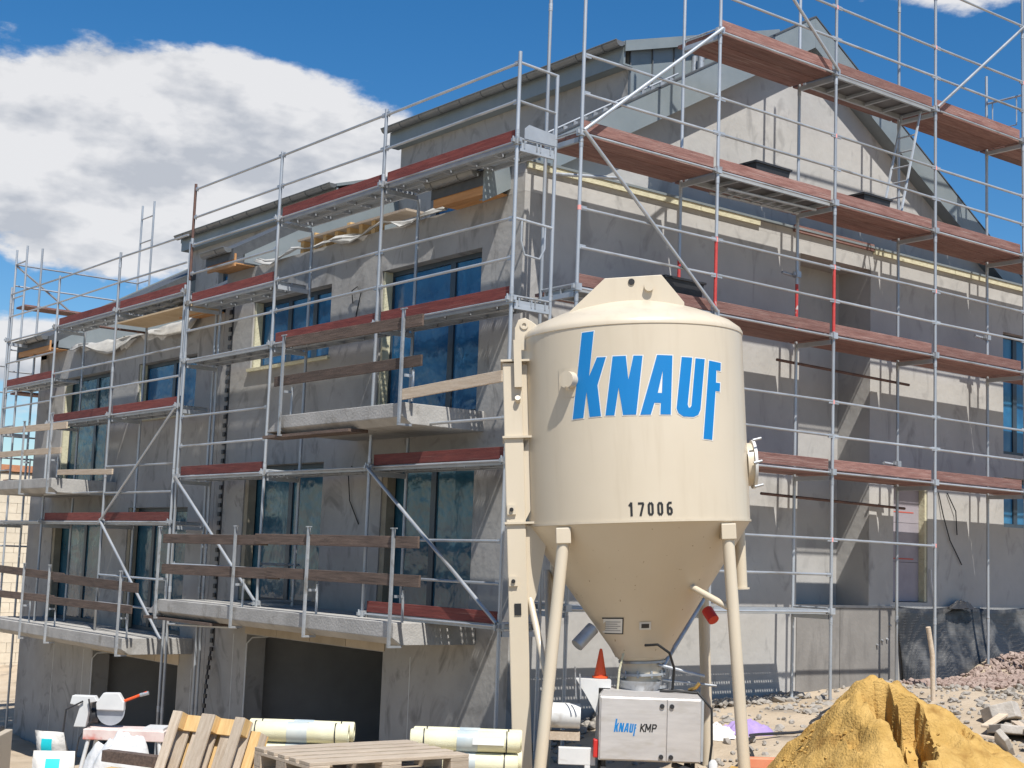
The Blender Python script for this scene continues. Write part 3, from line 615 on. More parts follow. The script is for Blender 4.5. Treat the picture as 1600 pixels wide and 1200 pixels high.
# --- scaffold in front of the far house
T3, T4, T5, T6 = 23.10, 26.02, 29.09, 31.95
S2 = thing('front_scaffold', 'steel scaffold along the front of the far left house, red toe boards', 'scaffold', (XO, T3, 0))
for x in (XO, XI):
    pole(S2, x, T3, gz(x, T3)-.05, 7.55 if x == XO else 7.2)
    pole(S2, x, T4, 1.44, 8.55 if x == XO else 7.4)
    pole(S2, x, T5, 1.44, 3.94); pole(S2, x, T5, 4.262, 8.5 if x == XO else 7.4)
    pole(S2, x, T6, gz(x, T6)-.05, 8.62 if x == XO else 9.6)
for a, c, z, toe in [(T3, T4, 7.45, 1), (T4, T5, 7.45, 1), (T3, T4, 5.45, 1), (T4, T5, 5.45, 1), (T5, T6, 6.38, 1), (T3, T4, 3.45, 1), (T4, T5, 3.45, 1), (T5, T6, 3.45, 0)]:
    steel_deck(S2, a, c, XO+.05, XI-.04, z, 'y')
    rod('ledger', (XO, a+.03, z-.02), (XO, c-.03, z-.02), .014, galv, S2)
    if toe: B().box((XO+.03, a+.05, z+.006), (XO+.058, c-.05, z+.156)).obj('toe_board', redwood, S2, bevel=.004)
for y in (T3, T4, T5, T6):
    for z in (7.45, 5.45, 3.45):
        transom(S2, (XO+.03, y, 0), (XI-.03, y, 0), z); coupler(S2, (XO, y, z-.02), PI/2)
for a, c, z in [(T3, T4, 8.45), (T3, T4, 7.95), (T4, T5, 8.45), (T4, T5, 7.95), (T5, T6, 8.45), (T5, T6, 7.95), (T5, T6, 7.4), (T5, T6, 6.9), (T3, T4, 6.45), (T3, T4, 5.95), (T4, T5, 6.45), (T4, T5, 5.95), (T5, T6, 5.9), (T3, T4, 4.45), (T3, T4, 3.95), (T4, T5, 3.98), (T3, T4, 2.45), (T3, T4, 1.95), (T4, T5, 1.95), (T5, T6, 1.95)]:
    rail(S2, (XO, a+.03, z+rnd.uniform(-.015, .015)), (XO, c-.03, z+rnd.uniform(-.015, .015)))
rod('brace', (XO-.045, T4, 3.45), (XO-.045, T3, 1.45), R, galv, S2); rod('brace', (XO-.045, T4, 3.45), (XO-.045, T3, 5.4), R, galv, S2)
# pale planks laid under the top deck, a plywood sheet on brackets
B().box((XO+.0, T3-.2, 7.16), (XI-.02, T4-.05, 7.19)).obj('ply_sheet', M('plywood_sheet', (.46, .33, .19), (.56, .43, .27), 3, .8), S2)
rod('bracket_tube', (XO-.3, T4+.05, 7.08), (XI+.05, T4+.05, 7.08), .024, rust, S2)
# --- scaffold on the far end gable and behind
S3 = thing('gable_scaffold', 'bare steel scaffold frames rising past the far left end of the roof', 'scaffold', (11.3, 32.6, 0))
for x in (11.35, 14.35):
    tops = 11.35 if x > 12 else 9.75
    for y in (32.62, 33.3): pole(S3, x, y, -1.3, tops)
    for z in ([11.0, 10.4, 9.4, 8.4] if x > 12 else [9.4, 8.6, 7.6, 6.4, 5.6, 4.6, 3.4, 2.4, 1.2]):
        rod('cross_tube', (x, 32.62, z), (x, 33.3, z), .018, galv, S3)
for z in (9.4, 8.9, 7.4, 6.9, 5.4, 4.9, 3.4, 2.9): rail(S3, (11.35, 33.3, z), (14.35, 33.3, z))
for z in (8.4, 6.4, 4.4, 2.4): wood_deck(S3, 11.4, 14.3, 32.66, 33.26, z, 'x', brownwood)
rod('brace', (11.35, 33.34, 9.4), (14.35, 33.34, 7.4), R, galv, S3)
for y in (33.3, 32.62): pole(S3, 8.85, y, -1.2, 7.4)
for z in (7.0, 6.4, 5.0, 4.4, 3.0, 2.4, 1.0): rail(S3, (8.85, 33.3, z), (11.35, 33.3, z)); rod('cross_tube', (8.85, 32.62, z), (8.85, 33.3, z), .018, galv, S3)

# --- gable scaffold: standards G1..G5
YO, YI = 13.63, 14.34
GXS = [11.68, 14.17, 16.67, 19.14, 21.62, 24.1]
S4 = thing('gable_scaffold', 'steel scaffold before the gable side with worn red-brown plank decks', 'scaffold', (GXS[0], YO, 0))
for i, x in enumerate(GXS):
    zb = gz(x, YO)
    for y in (YO, YI):
        zt = 13.4 if (y == YO) else (13.3 if i in (0, 1, 2, 3) else 11.75)
        if i in (1, 2):
            pole(S4, x, y, zb-.02, 6.5); pole(S4, x, y, 6.5, 7.5 if y == YO else 7.3, redp); pole(S4, x, y, 7.5 if y == YO else 7.3, zt)
        else: pole(S4, x, y, zb-.02, zt)
        base_plate(S4, x, y, zb-.03)
    for z in (11.46, 9.46, 7.46, 5.46, 3.46): rod('tape_mark', (x, YO, z-.03), (x, YO, z+.03), R+.002, pinkp, S4) if rnd.random() < .75 else None
levels = {8.46: [(0, 'w'), (1, 'h'), (2, 'w'), (3, 'w'), (4, 'w')], 10.46: [(1, 'w'), (2, 'h'), (3, 'w'), (4, 'w')], 6.46: [(0, 's'), (1, 'w'), (2, 'w'), (3, 'w'), (4, 'w')], 4.46: [(0, 'w'), (1, 'w'), (2, 'w'), (3, 'w'), (4, 'w')], 2.46: [(0, 's'), (1, 's')]}
ply = M('dark_phenolic_ply', (.10, .10, .105), (.14, .14, .145), 3, .6)
for z, bays in levels.items():
    for i, kind in bays:
        a, c = GXS[i], GXS[i+1]
        if kind == 'w': wood_deck(S4, a, c, YO+.035, YI-.035, z, 'x', brownwood)
        elif kind == 's': steel_deck(S4, a, c, YO+.035, YI-.035, z, 'x')
        else:                                          # aluminium platform with plywood top and hatch
            b = B()
            for y in (YO+.04, YI-.09): b.box((a+.03, y, z-.07), (c-.03, y+.045, z))
            for k in range(6): x = a+.05+k*(c-a-.14)/5; b.box((x, YO+.085, z-.06), (x+.04, YI-.091, z-.02))
            p = b.obj('platform_frame', galvs, S4)
            B().box((a+.04, YO+.05, z+.001), (c-.04, YI-.05, z+.013)).obj('platform_board', ply, p)
        if z > 3 : B().box((a+.03, YI-.03, z-.042), (c-.03, YI+.16, z-.002)).obj('console_plank', brownwood, S4)
        if z > 3 : B().box((a+.05, YO+.028, z+.008), (c-.05, YO+.056, z+.165)).obj('toe_board', brownwood, S4, bevel=.006)
        rod('ledger', (a+.03, YO, z-.03), (c-.03, YO, z-.03), .015, galv, S4)
    for i in range(min(b_[0] for b_ in bays), max(b_[0] for b_ in bays)+2):
        x = GXS[i]; transom(S4, (x, YO+.03, 0), (x, YI-.03, 0), z); coupler(S4, (x, YO, z-.02))
        rod('cross_tube', (x, YO+.02, z+.02), (x, YI-.02, z+.02), .014, galv, S4)
for z, i0, i1 in [(11.46, 1, 4), (10.96, 1, 4), (9.46, 0, 4), (8.96, 0, 4), (7.46, 0, 4), (6.96, 0, 4), (5.46, 0, 4), (4.96, 0, 4), (3.46, 0, 2), (2.96, 0, 1), (12.46, 2, 4)]:
    for i in range(i0, i1+1):
        a, c = GXS[i], GXS[i+1]
        rail(S4, (a+.03, YO-.01, z+rnd.uniform(-.012, .012)), (c-.03, YO-.01, z+rnd.uniform(-.012, .012)))
        for x in (a+.06, c-.06): inst('rail_end', 're', lambda: B().box((-.05, -.01, -.028), (.05, .01, .028)), galv, S4, (x, YO-.012, z))
for p, q in (((GXS[0], 8.46), (GXS[1], 10.46)), ((GXS[0], 8.46), (GXS[1], 6.46)), ((GXS[2], 10.46), (GXS[1], 12.46)), ((GXS[3], 10.46), (GXS[4], 12.46))):
    rod('brace', (p[0], YO-.05, p[1]), (q[0], YO-.05, q[1]), R, galv, S4)
for z, x0, x1 in ((6.06, 16.3, 19.5), (4.05, 16.0, 19.4)): rod('wall_tie', (x0, YI+.05, z+.05), (x1, YI+.05, z), .022, rust, S4)
for x, z in ((16.67, 7.45), (19.14, 4.75), (21.62, 7.1)): rod('wall_tie', (x-.28, YI+.05, z), (x+.12, YI+.05, z-.02), .024, galv, S4); coupler(S4, (x, YI, z))
rod('tie_tube', (XI, F0, 7.9), (GXS[0]+.7, YO+.02, 7.98), .0235, galv, S4)
for x in (GXS[4],): 
    for z in (11.25, ): rod('end_rail', (x, YO, z), (x, YI, z), .018, galv, S4); B().tube([(x, YO+.12, z-.02), (x, YO+.12, z-.5), (x, YI-.12, z-.5), (x, YI-.12, z-.02)], .013, 7).obj('hoop', galv, S4)
# folded ladders of the access platforms
def ladder(par, a, b_, w, n):
    a = Vector(a); b_ = Vector(b_); o = B().tube([a+Vector((0, -w/2, 0)), b_+Vector((0, -w/2, 0))], .022, 6).tube([a+Vector((0, w/2, 0)), b_+Vector((0, w/2, 0))], .022, 6).obj('ladder', galvs, par)
    for k in range(n):
        p = a+(b_-a)*((k+.5)/n); rod('rung', p+Vector((0, -w/2, 0)), p+Vector((0, w/2, 0)), .014, galvs, o)
ladder(S4, (18.45, 13.98, 8.52), (18.98, 13.98, 10.40), .36, 7)
ladder(S4, (14.6, 14.02, 8.30), (16.5, 14.02, 8.34), .34, 8)

# ------------------------------------------------------------------ mortar tubs on the decks
def tub(label, x, y, z, l=.62, w=.36, h=.34):
    t = thing('mortar_tub', label, 'tub', (x, y, z), group='black mortar tubs on the scaffold')
    b = B(); e = .04
    def ring(k, zz, ins): return [(-l/2*k+ins, -w/2*k+ins, zz), (l/2*k-ins, -w/2*k+ins, zz), (l/2*k-ins, w/2*k-ins, zz), (-l/2*k+ins, w/2*k-ins, zz)]
    rr = [ring(.84, 0, 0), ring(1, h, 0), ring(1, h, .012), ring(.84, .015, .012)]
    vs = [p for r_ in rr for p in r_]; fs = [(i*4+k, i*4+(k+1) % 4, i*4+4+(k+1) % 4, i*4+4+k) for i in range(3) for k in range(4)] + [(0, 3, 2, 1), (12, 13, 14, 15)]
    b.add(vs, fs).obj('tub_body', black, t, local=True)
    q = B().box((-l/2-.02, -w/2-.02, h-.03), (l/2+.02, -w/2-.0005, h)).box((-l/2-.02, w/2+.0005, h-.03), (l/2+.02, w/2+.02, h)).box((-l/2-.02, -w/2, h-.03), (-l/2-.0005, w/2, h)).box((l/2+.0005, -w/2, h-.03), (l/2+.02, w/2, h))
    q.obj('tub_rim', black, t, local=True)
tub('black mortar tub on the deck just above the silo top', 13.72, 13.95, 6.465, .74, .38, .4)
tub('black mortar tub on the upper gable deck, left of the ladder', 15.5, 13.98, 8.475, .74)
tub('black mortar tub on the upper gable deck, at the foot of the ladder', 17.9, 13.98, 8.465, .66)

# ------------------------------------------------------------------ temporary guard rails on the balcony edges
def guard(label, posts, boards, z0, x=10.37):
    t = thing('balcony_guard', label, 'guard rail', (x, min(p[0] for p in posts), z0), group='temporary guard rails on the balconies')
    for y, zt, zb in posts:
        b = B().box((x-.045, y-.02, zb), (x-.012, y+.02, zt)).box((x-.045, y-.02, zb-.03), (x+.16, y+.02, zb-.003))
        b.tube([(x-.03, y, zt+.0), (x-.03, y, zt+.015)], .03, 8).box((x-.05, y-.09, zt+.0), (x-.03, y+.05, zt+.014)); b.obj('post', galv, t)
        B().tube([(x+.12, y-.06, z0+.29), (x+.12, y-.06, z0+.70)], .018, 8).box((x-.01, y-.075, z0+.60), (x+.13, y-.045, z0+.635)).obj('clamp', galv, t)
    for bi, (y0, y1, za, zb_, h, mt) in enumerate(boards):
        b = B(); x += .034*(1 if bi % 2 else -1)*(1 if bi else 0)
        b.hexa([(x-.008, y0, za), (x+.022, y0, za), (x+.022, y1, zb_), (x-.008, y1, zb_), (x-.008, y0, za+h), (x+.022, y0, za+h), (x+.022, y1, zb_+h), (x-.008, y1, zb_+h)])
        b.obj('board', mt, t, bevel=.004)
guard('dark weathered board guard rail on the near lower balcony', [(22.4, 3.33, 1.87), (19.77, 3.35, 1.87), (17.62, 3.35, 1.87), (15.5, 3.34, 1.87)],
      [(14.98, 19.2, 3.10, 3.10, .15, darkwood), (18.9, 22.4, 3.08, 3.07, .15, darkwood), (14.92, 18.8, 2.62, 2.62, .15, darkwood), (18.5, 22.38, 2.60, 2.57, .16, darkwood)], 1.87)
guard('guard rail on the near upper balcony, two dark boards and a pale one', [(18.62, 6.14, 4.70), (15.5, 6.18, 4.70)],
      [(15.1, 18.63, 5.93, 5.97, .155, darkwood), (15.14, 18.95, 5.42, 5.42, .145, darkwood), (13.4, 15.5, 5.08, 5.0, .14, palewood)], 4.70)
guard('brown board guard rail on the far lower balcony', [(28.5, 2.58, 1.15), (27.15, 2.58, 1.15), (23.85, 2.56, 1.15)],
      [(23.2, 27.0, 2.22, 2.28, .16, darkwood), (26.6, 31.0, 2.30, 2.38, .15, darkwood), (23.4, 27.3, 1.86, 1.86, .14, darkwood), (27.0, 31, 1.88, 1.86, .14, darkwood)], 1.15)
guard('pale board guard rail on the far upper balcony', [(29.1, 5.42, 3.98), (27.6, 5.5, 3.98)],
      [(26.9, 31.0, 5.18, 5.24, .13, palewood), (27.2, 31.0, 4.72, 4.75, .12, palewood), (24.6, 27.2, 4.25, 4.3, .10, palewood)], 3.98)

# ------------------------------------------------------------------ silo (local frame: x right, y away from the street, z up)
SIL = thing('mortar_silo', 'cream dry-mortar silo on legs with big blue lettering', 'silo', (10.86, 11.30, .74), (0, -.062, -math.atan2(.617, .787)))
RS, ZB, ZT = 1.2, 2.70, 4.70
body = B().lathe([(RS-.01, ZB-.002), (RS, ZB), (RS, ZT-.02), (RS+.008, ZT-.015), (RS+.008, ZT+.012), (RS-.012, ZT+.05), (1.10, ZT+.12), (.8, ZT+.25), (.5, ZT+.35), (.22, ZT+.42), (.0, ZT+.43)], 96).obj('silo_body', cream, SIL, True, smooth=True)
B().lathe([(RS+.012, ZB-.012), (RS+.012, ZB+.012), (RS+.001, ZB+.012)], 96).obj('rim_seam', cream, body, True, smooth=True)
creamh = M('cream_enamel_specked', (.55, .465, .34), (.585, .50, .375), .7, .40, .03, 3, spots=((.26, .17, .09), 17, .69, .03, (1, 1, 1)), coat=.1)
hop = B().lathe([(RS-.004, ZB-.013), (.33, 1.40), (.28, 1.30)], 96).obj('silo_hopper', creamh, SIL, True, smooth=True)
B().lathe([(.30, 1.43), (.345, 1.435), (.345, 1.42), (.30, 1.415)], 48).obj('hopper_ring', cream, hop, True, smooth=True)
# outlet with flanges
out = B().lathe([(.27, 1.30), (.215, 1.24), (.215, 1.13), (.20, 1.12), (.20, .96)], 40).obj('outlet', cream, SIL, True, smooth=True)
for z in (1.25, 1.12, .985): B().lathe([(.20, z-.012), (.25, z-.012), (.25, z+.012), (.20, z+.012)], 40).obj('outlet_flange', galv, out, True, smooth=True)
for k in range(10): rod('flange_bolt', (.235*math.cos(k*.63), .235*math.sin(k*.63), 1.09), (.235*math.cos(k*.63), .235*math.sin(k*.63), 1.16), .012, galv, out, True, 6)
rod('gate_lever', (.15, -.15, 1.22), (.62, -.3, 1.10), .017, galv, out, True); rod('gate_lever', (.2, -.1, 1.06), (.75, -.22, .99), .014, galv, out, True)
# lifting plate on the roof, side lug
top = B().prism([(-.78, ZT+.14), (-.30, ZT+.575), (.30, ZT+.60), (.53, ZT+.30), (.53, ZT+.2)], 'y', -.55, -.52).obj('lifting_plate', cream, SIL, True, bevel=.004)
B().lathe([(0, -.001), (.034, -.001), (.034, .012), (0, .012)], 20).obj('plate_eye', blackp, top, True, loc=(-.02, -.5505, ZT+.53), rot=(PI/2, 0, 0))
B().lathe([(0, 0), (.05, 0), (.05, .05), (0, .05)], 20).obj('plate_boss', cream, top, True, loc=(.16, -.551, ZT+.47), rot=(PI/2, 0, 0))
lug = B().prism([(-1.27, ZT-.14), (-1.26, ZT+.10), (-1.22, ZT+.19), (-1.15, ZT+.21), (-1.08, ZT+.17), (-.86, ZT-.0), (-.9, ZT-.14)], 'y', -.34, -.31).obj('lifting_lug', cream, SIL, True, bevel=.004)
B().lathe([(.022, 0), (.045, 0), (.045, .014), (.022, .014), (.022, 0)], 20).obj('lug_ring', cream, lug, True, loc=(-1.16, -.341, ZT+.13), rot=(PI/2, 0, 0))
# hook-lift frame on the left
fr = B().box((-1.40, -.42, .02), (-1.20, -.30, ZT-.28)).box((-1.40, .12, .02), (-1.20, .24, ZT-.28)).obj('lift_frame', cream, SIL, True, bevel=.01)
for z, x1, dep in ((ZT-.27, -.86, .66), (ZT-.55, -.92, .0), (3.62, -.98, .66), (ZB+.02, -.93, .66)):
    if dep: B().box((-1.42, -.45, z), (x1, .26, z+.022)).obj('frame_bracket', cream, fr, True)
for z0, z1 in ((ZT-1.2, ZT-.3), (ZB+.06, 3.60)): B().prism([(-1.2, z0), (-1.2, z1), (-1.02, z1), (-1.06, z0+.25)], 'y', -.37, -.35).obj('frame_gusset', cream, fr, True)
B().box((-1.28, -.50, ZT-.55), (-1.20, -.43, ZT-.05)).obj('frame_stop', cream, fr, True)
B().prism([(-1.20, ZB), (-.95, ZB), (-1.1, 2.0), (-1.20, 1.75)], 'y', -.37, -.35).obj('frame_gusset', cream, fr, True)
B().box((-1.34, -.432, ZB-.92), (-1.27, -.421, ZB-.80)).obj('frame_slot', blackp, fr, True)
for z in (ZB+.12, ZB-.62): B().box((-1.39, -.45, z), (-1.30, -.421, z+.10)).lathe([(.0, 0), (.018, 0), (.018, .01)], 12, (0, 0)).obj('lock_plate', cream, fr, True); rod('lock_bolt', (-1.345, -.47, z+.05), (-1.345, -.45, z+.05), .022, blackp, fr, True, 10)
rod('frame_pin', (-1.25, -.36, ZT-.72), (-1.25, -.47, ZT-.66), .03, cream, fr, True)
# legs
def leg(a, b_, r=.062):
    a = Vector(a); b_ = Vector(b_)
    o = B().tube([a, b_], r, 16).obj('leg', cream, SIL, True, smooth=True)
    B().box((b_.x-.12, b_.y-.12, b_.z-.02), (b_.x+.12, b_.y+.12, b_.z)).obj('foot_plate', cream, o, True)
    k = .35 if a.y < 0 else .2
    B().box((a.x-.075, a.y-.08, a.z-.02), (a.x+.075, a.y+.10, a.z+.14)).obj('leg_socket', cream, o, True, bevel=.008)
leg((-.83, -.84, 2.52), (-1.17, -.94, .02)); leg((.84, -.84, 2.52), (.90, -.90, .02)); leg((.80, .84, 2.5), (.78, .92, .02)); leg((-.84, .84, 2.5), (-1.05, .92, .02))
rod('leg_strut', (.45, -.55, 2.05), (.88, -.86, 1.78), .034, cream, SIL, True); rod('leg_strut', (-1.0, -.88, 1.05), (-.95, .86, 2.2), .04, cream, SIL, True); rod('leg_strut', (-1.22, -.2, 2.2), (-1.02, -.8, 1.1), .035, cream, SIL, True)
rod('support_strut', (.78, .8, 1.85), (.20, -.05, 1.18), .03, galv, SIL, True)
fp = B().tube([(1.10, .05, 2.66), (1.10, .05, 1.98)], .062, 18).lathe([(.02, 1.975), (.085, 1.975), (.085, 1.995), (.02, 1.995)], 18, (1.10, .05)).obj('filling_pipe', cream, SIL, True, smooth=True)
# hatch flange on the right-hand side
ha = B().tube([(1.17, -.1, 3.3), (1.24, -.1, 3.3)], .23, 28).obj('side_hatch', cream, SIL, True, smooth=True)
B().tube([(1.24, -.1, 3.3), (1.27, -.1, 3.3)], .26, 28).obj('hatch_cover', whitem, ha, True, smooth=True)
for z in (3.05, 3.3, 3.54): rod('hatch_clamp', (1.22, -.36, z), (1.31, -.35, z+.02), .014, galv, ha, True)
# round socket and its plate at the left of the letters
sp = B().add([(RS*math.sin(t)*1.004, -RS*math.cos(t)*1.004, z) for t in (-.76, -.70, -.64, -.58, -.52) for z in (3.98, 4.28)], [(2*i, 2*i+2, 2*i+3, 2*i+1) for i in range(4)]).obj('socket_plate', cream, SIL, True)
t = -.63; n_ = Vector((math.sin(t), -math.cos(t), 0)); c = n_*RS+Vector((0, 0, 4.15))
B().tube([c, c+n_*.10], .085, 24).obj('socket_cap', cream, sp, True, smooth=True); B().tube([c+n_*.06+Vector((0, 0, -.10)), c+n_*.09+Vector((0, 0, -.06))], .02, 10).obj('socket_drip', cream, sp, True)
# hopper details
def on_cone(x, z):
    r = .33+(RS-.334)*(z-1.40)/(ZB-.013-1.40); return Vector((x, -math.sqrt(max(r*r-x*x, 0))-.006, z))
def cone_patch(name, x0, x1, z0, z1, mat, par, lift=0):
    vs = []; n = 6
    for i in range(n+1):
        for j in range(2):
            p = on_cone(x0+(x1-x0)*i/n, (z0, z1)[j]); p.y -= lift; vs.append(p)
    return B().add(vs, [(2*i, 2*i+2, 2*i+3, 2*i+1) for i in range(n)]).obj(name, mat, par, True)
pb = cone_patch('label_frame', -.43, -.22, 1.555, 1.73, blackp, SIL, .002); cone_patch('label_sheet', -.418, -.232, 1.567, 1.718, whitep, pb, .006)
for i in range(5): cone_patch('label_line', -.40, -.25-.03*(i % 2), 1.59+i*.023, 1.597+i*.023, M('label_grey', (.25, .25, .26)), pb, .009)
pb = cone_patch('type_plate', -.06, .06, 1.60, 1.68, whitem, SIL, .006); cone_patch('plate_window', -.04, .04, 1.618, 1.662, black, pb, .01)
vib = B().tube([(-.52, -.2, 1.62), (-.70, -.3, 1.45)], .07, 14).obj('vibrator', galv, SIL, True, smooth=True)
rs_ = B().tube([(.66, -.38, 1.78), (.71, -.48, 1.68)], .06, 14).obj('red_socket', redpl, SIL, True, smooth=True)
B().tube([(.0, -.42, 1.44), (.12, -.52, 1.45), (.24, -.5, 1.36), (.29, -.42, 1.2), (.27, -.4, 1.0), (.24, -.4, .9)], .014, 8).obj('hose', blackp, SIL, True, smooth=True)
B().tube([(-.22, -.34, 1.36), (-.27, -.38, 1.2), (-.30, -.38, .98), (-.31, -.38, .84)], .012, 8).obj('hose', yellowins, SIL, True, smooth=True)
# --- blue lettering wrapped round the cylinder, with white edging
LET = {'K': [(512, 345), (578, 340), (556, 600), (598, 493), (648, 493), (603, 655), (625, 832), (562, 836), (543, 690), (527, 840), (468, 845)],
       'N': [(686, 490), (760, 488), (776, 625), (803, 487), (855, 487), (822, 826), (748, 828), (722, 670), (700, 830), (650, 830)],
       'A': [(938, 481), (1028, 481), (1020, 822), (960, 823), (962, 757), (925, 757), (905, 825), (845, 827)],
       'U': [(1083, 486), (1147, 486), (1120, 760), (1125, 776), (1134, 778), (1143, 765), (1167, 488), (1225, 488), (1198, 785), (1185, 815), (1155, 830), (1095, 830), (1065, 812), (1054, 785)],
       'F': [(1253, 493), (1330, 498), (1328, 545), (1300, 545), (1297, 618), (1325, 618), (1322, 668), (1294, 668), (1272, 955), (1217, 952)]}
HOLE = {'A': [(972, 570), (968, 700), (944, 700)]}
def logo_xy(p):
    du = 760+p[0]/3.636-985.5; dv = 420+p[1]/3.636-600
    return ((du-.045*dv)/157., -(dv+.036*du)/157.)
def offset(poly, d):
    n = len(poly); ar = sum(poly[i][0]*poly[(i+1) % n][1]-poly[(i+1) % n][0]*poly[i][1] for i in range(n)); s = 1 if ar > 0 else -1; out = []
    for i in range(n):
        p0, p1, p2 = Vector(poly[i-1]), Vector(poly[i]), Vector(poly[(i+1) % n]); e1 = (p1-p0).normalized(); e2 = (p2-p1).normalized()
        n1 = Vector((e1.y, -e1.x)); n2 = Vector((e2.y, -e2.x)); q = n1+n2; k = max(1+n1.dot(n2), .5); out.append(tuple(p1+q*(d*s/k)))
    return out
def flat(polys):
    b = bmesh.new()
    for outer, hole in polys:
        loops = [[Vector((*p, 0)) for p in outer]] + ([[Vector((*p, 0)) for p in hole]] if hole else []); tris = tessellate_polygon(loops)
        vs = [b.verts.new(v) for lp in loops for v in lp]
        for t in tris:
            try: b.faces.new([vs[i] for i in t])
            except ValueError: pass
    return b
def wrap(b, name, mat, par, r, z0, cuts=3):
    bmesh.ops.subdivide_edges(b, edges=b.edges[:], cuts=cuts, use_grid_fill=True)
    for v in b.verts:
        x = max(-.99, min(.99, v.co.x/RS)); th = math.asin(x); v.co = Vector((r*math.sin(th), -r*math.cos(th), z0+v.co.y))
    bmesh.ops.recalc_face_normals(b, faces=b.faces)
    me = bpy.data.meshes.new(name); b.to_mesh(me); b.free(); me.materials.append(mat); o = bpy.data.objects.new(name, me); return link(o, par, True)
for ch in 'KNAUF':
    P = [(logo_xy(p)[0]-.07, logo_xy(p)[1]) for p in LET[ch]]; Hh = [(logo_xy(p)[0]-.07, logo_xy(p)[1]) for p in HOLE[ch]] if ch in HOLE else None
    o = wrap(flat([(offset(P, .010), None)]), 'letter', whitep, SIL, RS+.003, 4.06)
    wrap(flat([(P, Hh)]), 'letter_face', bluep, o, RS+.006, 4.06)
    if Hh: pass
def stroke_polys(strokes, w):
    out = []
    for s in strokes:
        for a, c in zip(s[:-1], s[1:]):
            a = Vector(a); c = Vector(c); d = (c-a).normalized(); n = Vector((-d.y, d.x))*w/2; e = d*w*.25
            out.append(([tuple(a-n-e), tuple(c-n+e), tuple(c+n+e), tuple(a+n-e)], None))
    return out
DIG = {'1': [[(.08, .8), (.3, 1), (.3, 0)]], '7': [[(.02, .95), (.56, .95)], [(.56, .9), (.22, 0)]],
       '0': [[(.24, .97), (.08, .82), (.08, .18), (.24, .03)], [(.36, .97), (.52, .82), (.52, .18), (.36, .03)]], '6': [[(.5, .95), (.25, .95), (.08, .8), (.08, .18), (.24, .03)], [(.36, .03), (.52, .18), (.52, .42), (.36, .56), (.18, .52)]]}
for i, ch in enumerate('17006'):
    b = flat(stroke_polys([[((i*.095-.205)+.02+x*.085+.0, y*.125) for x, y in s] for s in DIG[ch]], .022)); wrap(b, 'digit', blackp, SIL, RS+.004, 2.755, 0)

# ------------------------------------------------------------------ mixing pump under the silo
PU = thing('mixing_pump', 'stainless steel plaster mixing pump standing under the silo', 'machine', (10.83-.787*.2, 11.15+.617*.2, .82), (0, -.0, -math.atan2(.617, .787)))
y0 = -.42
cab = B().box((-.42, y0, .20), (.62, y0+.55, .84)).obj('cabinet', inox, PU, True, bevel=.012)
B().box((-.405, y0-.014, .215), (.262, y0-.001, .825)).obj('cabinet_door', inox, cab, True, bevel=.004); B().box((.272, y0-.014, .215), (.61, y0-.001, .825)).obj('cabinet_door', inox, cab, True, bevel=.004)
B().box((.621, y0+.01, .22), (.645, y0+.5, .83)).obj('cabinet_side', galvs, cab, True)
for x, z in ((.215, .76), (.315, .76), (.215, .255), (.315, .255)):
    rod('door_lock', (x, y0-.03, z), (x, y0-.014, z), .024, black, cab, True, 12)
B().prism([(-.42, .842), (-.38, .90), (.58, .885), (.62, .842)], 'y', y0+.02, y0+.54).obj('cabinet_lid', inox, cab, True)
hopp = B().lathe([(.20, .89), (.24, .96), (.24, .99)], 32, (0, -.1)).obj('intake_collar', galv, PU, True, smooth=True)
mot = B().tube([(-.96, y0+.3, .60), (-.60, y0+.3, .60)], .13, 24).obj('motor', whitem, PU, True, smooth=True)
B().tube([(-1.0, y0+.3, .60), (-.96, y0+.3, .60)], .21, 28).obj('motor_flange', whitem, mot, True, smooth=True)
B().box((-.93, y0+.2, .36), (-.60, y0+.4, .44)).obj('motor_foot', palewood, mot, True)
B().prism([(-.56, .84), (-.426, .62), (-.426, .91), (-.30, .91), (-.30, .99), (-.66, .99)], 'y', y0+.12, y0+.52).obj('mixer_housing', whitem, PU, True)
B().box((-.82, y0+.1, .13), (-.44, y0+.2, .30)).box((-.55, y0+.1, -.0), (-.49, y0+.2, .13)).obj('control_bracket', whitem, PU, True, bevel=.006)
B().box((-.47, y0+.02, .22), (-.425, y0+.14, .40)).obj('power_plug', redpl, PU, True, bevel=.01)
for k in range(2): rod('control_rod', (-.66+.05*k, y0+.06, .80), (-.68+.05*k, y0+.04, 1.12-.07*k), .008, galv, PU, True, 6)
for x in (-.36, .55):
    for y in (y0+.06, y0+.5): B().tube([(x, y, .2), (x, y, .07)], .022, 8).tube([(x-.03, y, .07), (x+.03, y, .07)], .07, 12).obj('castor', black, PU, True)
B().tube([(.35, y0+.1, .17), (.55, y0-.05, .12), (.8, y0-.05, .05), (1.1, y0, .04)], .03, 8).obj('mortar_hose', black, PU, True, smooth=True)
B().tube([(.5, y0+.1, .92), (.56, y0+.05, .95), (.6, y0+.05, 1.0)], .02, 8).obj('brass_valve', brass, PU, True); B().tube([(.20, y0+.1, .90), (.36, y0+.06, .91), (.58, y0+.05, .90)], .014, 8).obj('water_hose', blackp, PU, True, smooth=True)
B().tube([(.58, y0+.05, .91), (.72, y0-.02, .75), (.73, y0, .4), (.70, y0, .1)], .013, 8).obj('water_hose', blackp, PU, True, smooth=True)
B().lathe([(0, .05), (.045, .05), (.045, .22), (.02, .25), (.0, .25)], 16, (.74, y0-.05)).obj('oil_bottle', whitem, PU, True, smooth=True)
